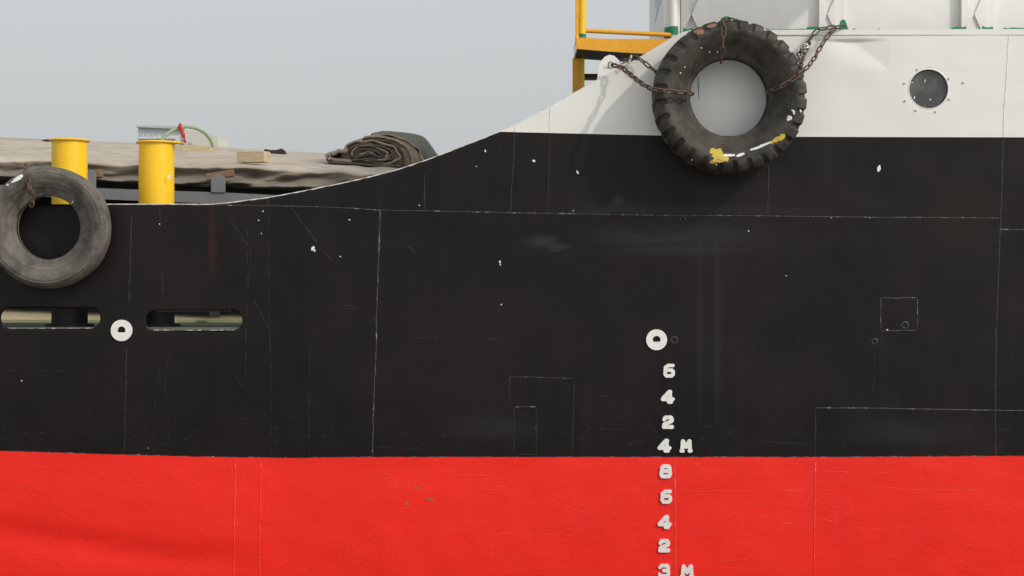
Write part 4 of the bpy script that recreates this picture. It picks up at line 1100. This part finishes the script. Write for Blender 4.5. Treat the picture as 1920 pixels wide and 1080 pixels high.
fold([(650,290),(656,279),(672,271),(694,270),(716,275),(733,284),(735,296),(720,301),(698,300),(670,296),(655,292)], 3.6, 1.375, dk, .15, seed=4)
fold([(660,292),(662,281),(676,273),(704,274),(726,286),(722,295)], 4.2, 1.385, cm, .15, seed=5)
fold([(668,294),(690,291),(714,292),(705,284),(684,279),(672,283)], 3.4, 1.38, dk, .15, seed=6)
fold([(674,290),(688,286),(704,288)], 3.6, 1.39, cm, .15, seed=7)
fold([(660,300),(690,300),(720,299),(736,290)], 2.4, 1.38, cm, .15, seed=8)
fold([(680,260),(705,256),(735,261),(758,272),(770,288),(774,306)], 5, 1.42, cm, .2, seed=9)
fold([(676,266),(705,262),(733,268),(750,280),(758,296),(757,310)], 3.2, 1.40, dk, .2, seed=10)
fold([(700,252.5),(725,253.5),(755,260),(778,274),(789,290),(795,306)], 2.2, 1.43, simple('tan_hem', (.36, .26, .15), .8), .2, seed=11)

# timber, rag, hose
def timber(label, a, b, y, dy, mat, rot=0, group='timber pieces on the hatch', side=None):
    (px0, py0), (px1, py1) = a, b
    c = P((px0+px1)/2, (py0+py1)/2, y); wd = abs(X(px1, y)-X(px0, y))/2; h = abs(Z(py0, y)-Z(py1, y))/2
    bm = boxbm((-wd, 0, -h), (wd, dy, h)); 
    for v in bm.verts: v.co += Vector([random.uniform(-.003, .003) for _ in range(3)])
    o = obj('timber_block', bm, mat); o.location = c; o.rotation_euler = (0, rot, side or 0); bevel(o, .003)
    return tag(o, label, 'timber', group)
timber('pale timber block on the front edge of the hatch tarpaulin, left of folded bundle', (441,283), (498,304), 1.75, .12, M['wood'], .03, side=-.35)
timber('flat pale timber board under the green hose arch behind the yellow bollard', (328,273), (395,284), 4.35, .25, M['wood'], .035)
timber('brown timber wedge resting behind the round topped grey cleat', (386,322), (437,334), 1.27, .09, M['woodd'], -.15, 'timber wedges under the tarpaulin edge')
timber('brown timber wedge end just right of the left yellow bollard', (165,319), (189,333), 1.27, .09, M['woodd'], -.08, 'timber wedges under the tarpaulin edge')
timber('brown timber wedge half hidden by the sloping rail under the tarpaulin', (655,331), (700,340), 1.27, .09, M['woodd'], -.18, 'timber wedges under the tarpaulin edge')
bm = bmesh.new(); yy = 4.6; pts = [(494,281),(497,279),(506,281),(517,281),(528,278),(532,281),(536,289),(515,290),(500,290)]
prism(bm, [Pq(a, b, yy) for a, b in pts], yy, yy+.15); o = obj('rag', bm, M['rag']); bevel(o, .008)
tag(o, 'crumpled black rag on the far edge of the hatch tarpaulin', 'rag')
bm = bmesh.new(); pts = []
for i in range(33):
    a = math.pi*(1-i/32); pts.append(P(349.5+50.5*math.cos(a), 286-48*math.sin(a)**.9, 4.6+.25*math.cos(a)))
tube(bm, pts, .017, 12); hz = obj('hose', bm, M['hose'], smooth=True); tag(hz, 'pale green hose arching up above the hatch behind the right yellow bollard', 'hose')
bm = bmesh.new(); yy = 4.5
tube(bm, [P(336,232.5,yy), P(337,233,yy), P(339,239,yy), P(341,246,yy), P(344,254,yy), P(345.5,258,yy)], [.012, .021, .021, .020, .020, .012], 12)
tube(bm, [P(345.5,258,yy), P(346.5,262,yy)], .006, 8)
tube(bm, [P(344.5,261.5,yy), P(346.5,264,yy), P(348.5,268,yy)], [.008, .016, .008], 10)
tube(bm, [P(334,241,yy-.02), P(338,243,yy-.03), P(343,241,yy-.02)], .005, 6)
tag(obj('red_nozzle', bm, M['redp'], smooth=True), 'red plastic nozzle tied to the top of the green hose', 'nozzle')

# ------------------------------------------------------------------ distant building beyond the water
yb = 360.
bd = empty('distant_building', 'pale flat-roofed building far off, seen above the hatch between bollard and timber block', 'building', (X(335, yb), yb, -1))
def bpart(name, a, b, y0_, y1_, mat, parent=bd):
    bm = bmesh.new(); prism(bm, [(X(p, yb)-bd.location.x, Z(q, yb)+1) for p, q in a], y0_-0, y1_)
    return obj(name, bm, mat, parent)
bpart('wall', [(259,238),(345,238),(345,560),(259,560)], None, 0, 12, M['bgwall2'])
w2 = bpart('end_wall', [(345,243),(372,246),(410,257),(410,560),(345,560)], None, -.6, 12, M['bgwall'])
bpart('roof', [(256,236.5),(322,236.5),(347,240),(347,243),(256,239)], None, -1.0, 13, simple('grey_roof_edge', (.48, .50, .53), .7))
for k in range(6):
    x0_ = 262+k*10
    for z_ in (250, 262, 274): bpart('window', [(x0_, z_), (x0_+6, z_), (x0_+6, z_+5), (x0_, z_+5)], None, -.12, -.02, M['bgwin'])
bpart('parapet', [(259,259),(330,259),(330,261),(259,261)], None, -.5, -.13, M['bgwin'])
bpart('window', [(355,266),(362,266),(362,270),(355,270)], None, -.75, -.61, M['bgwin'])
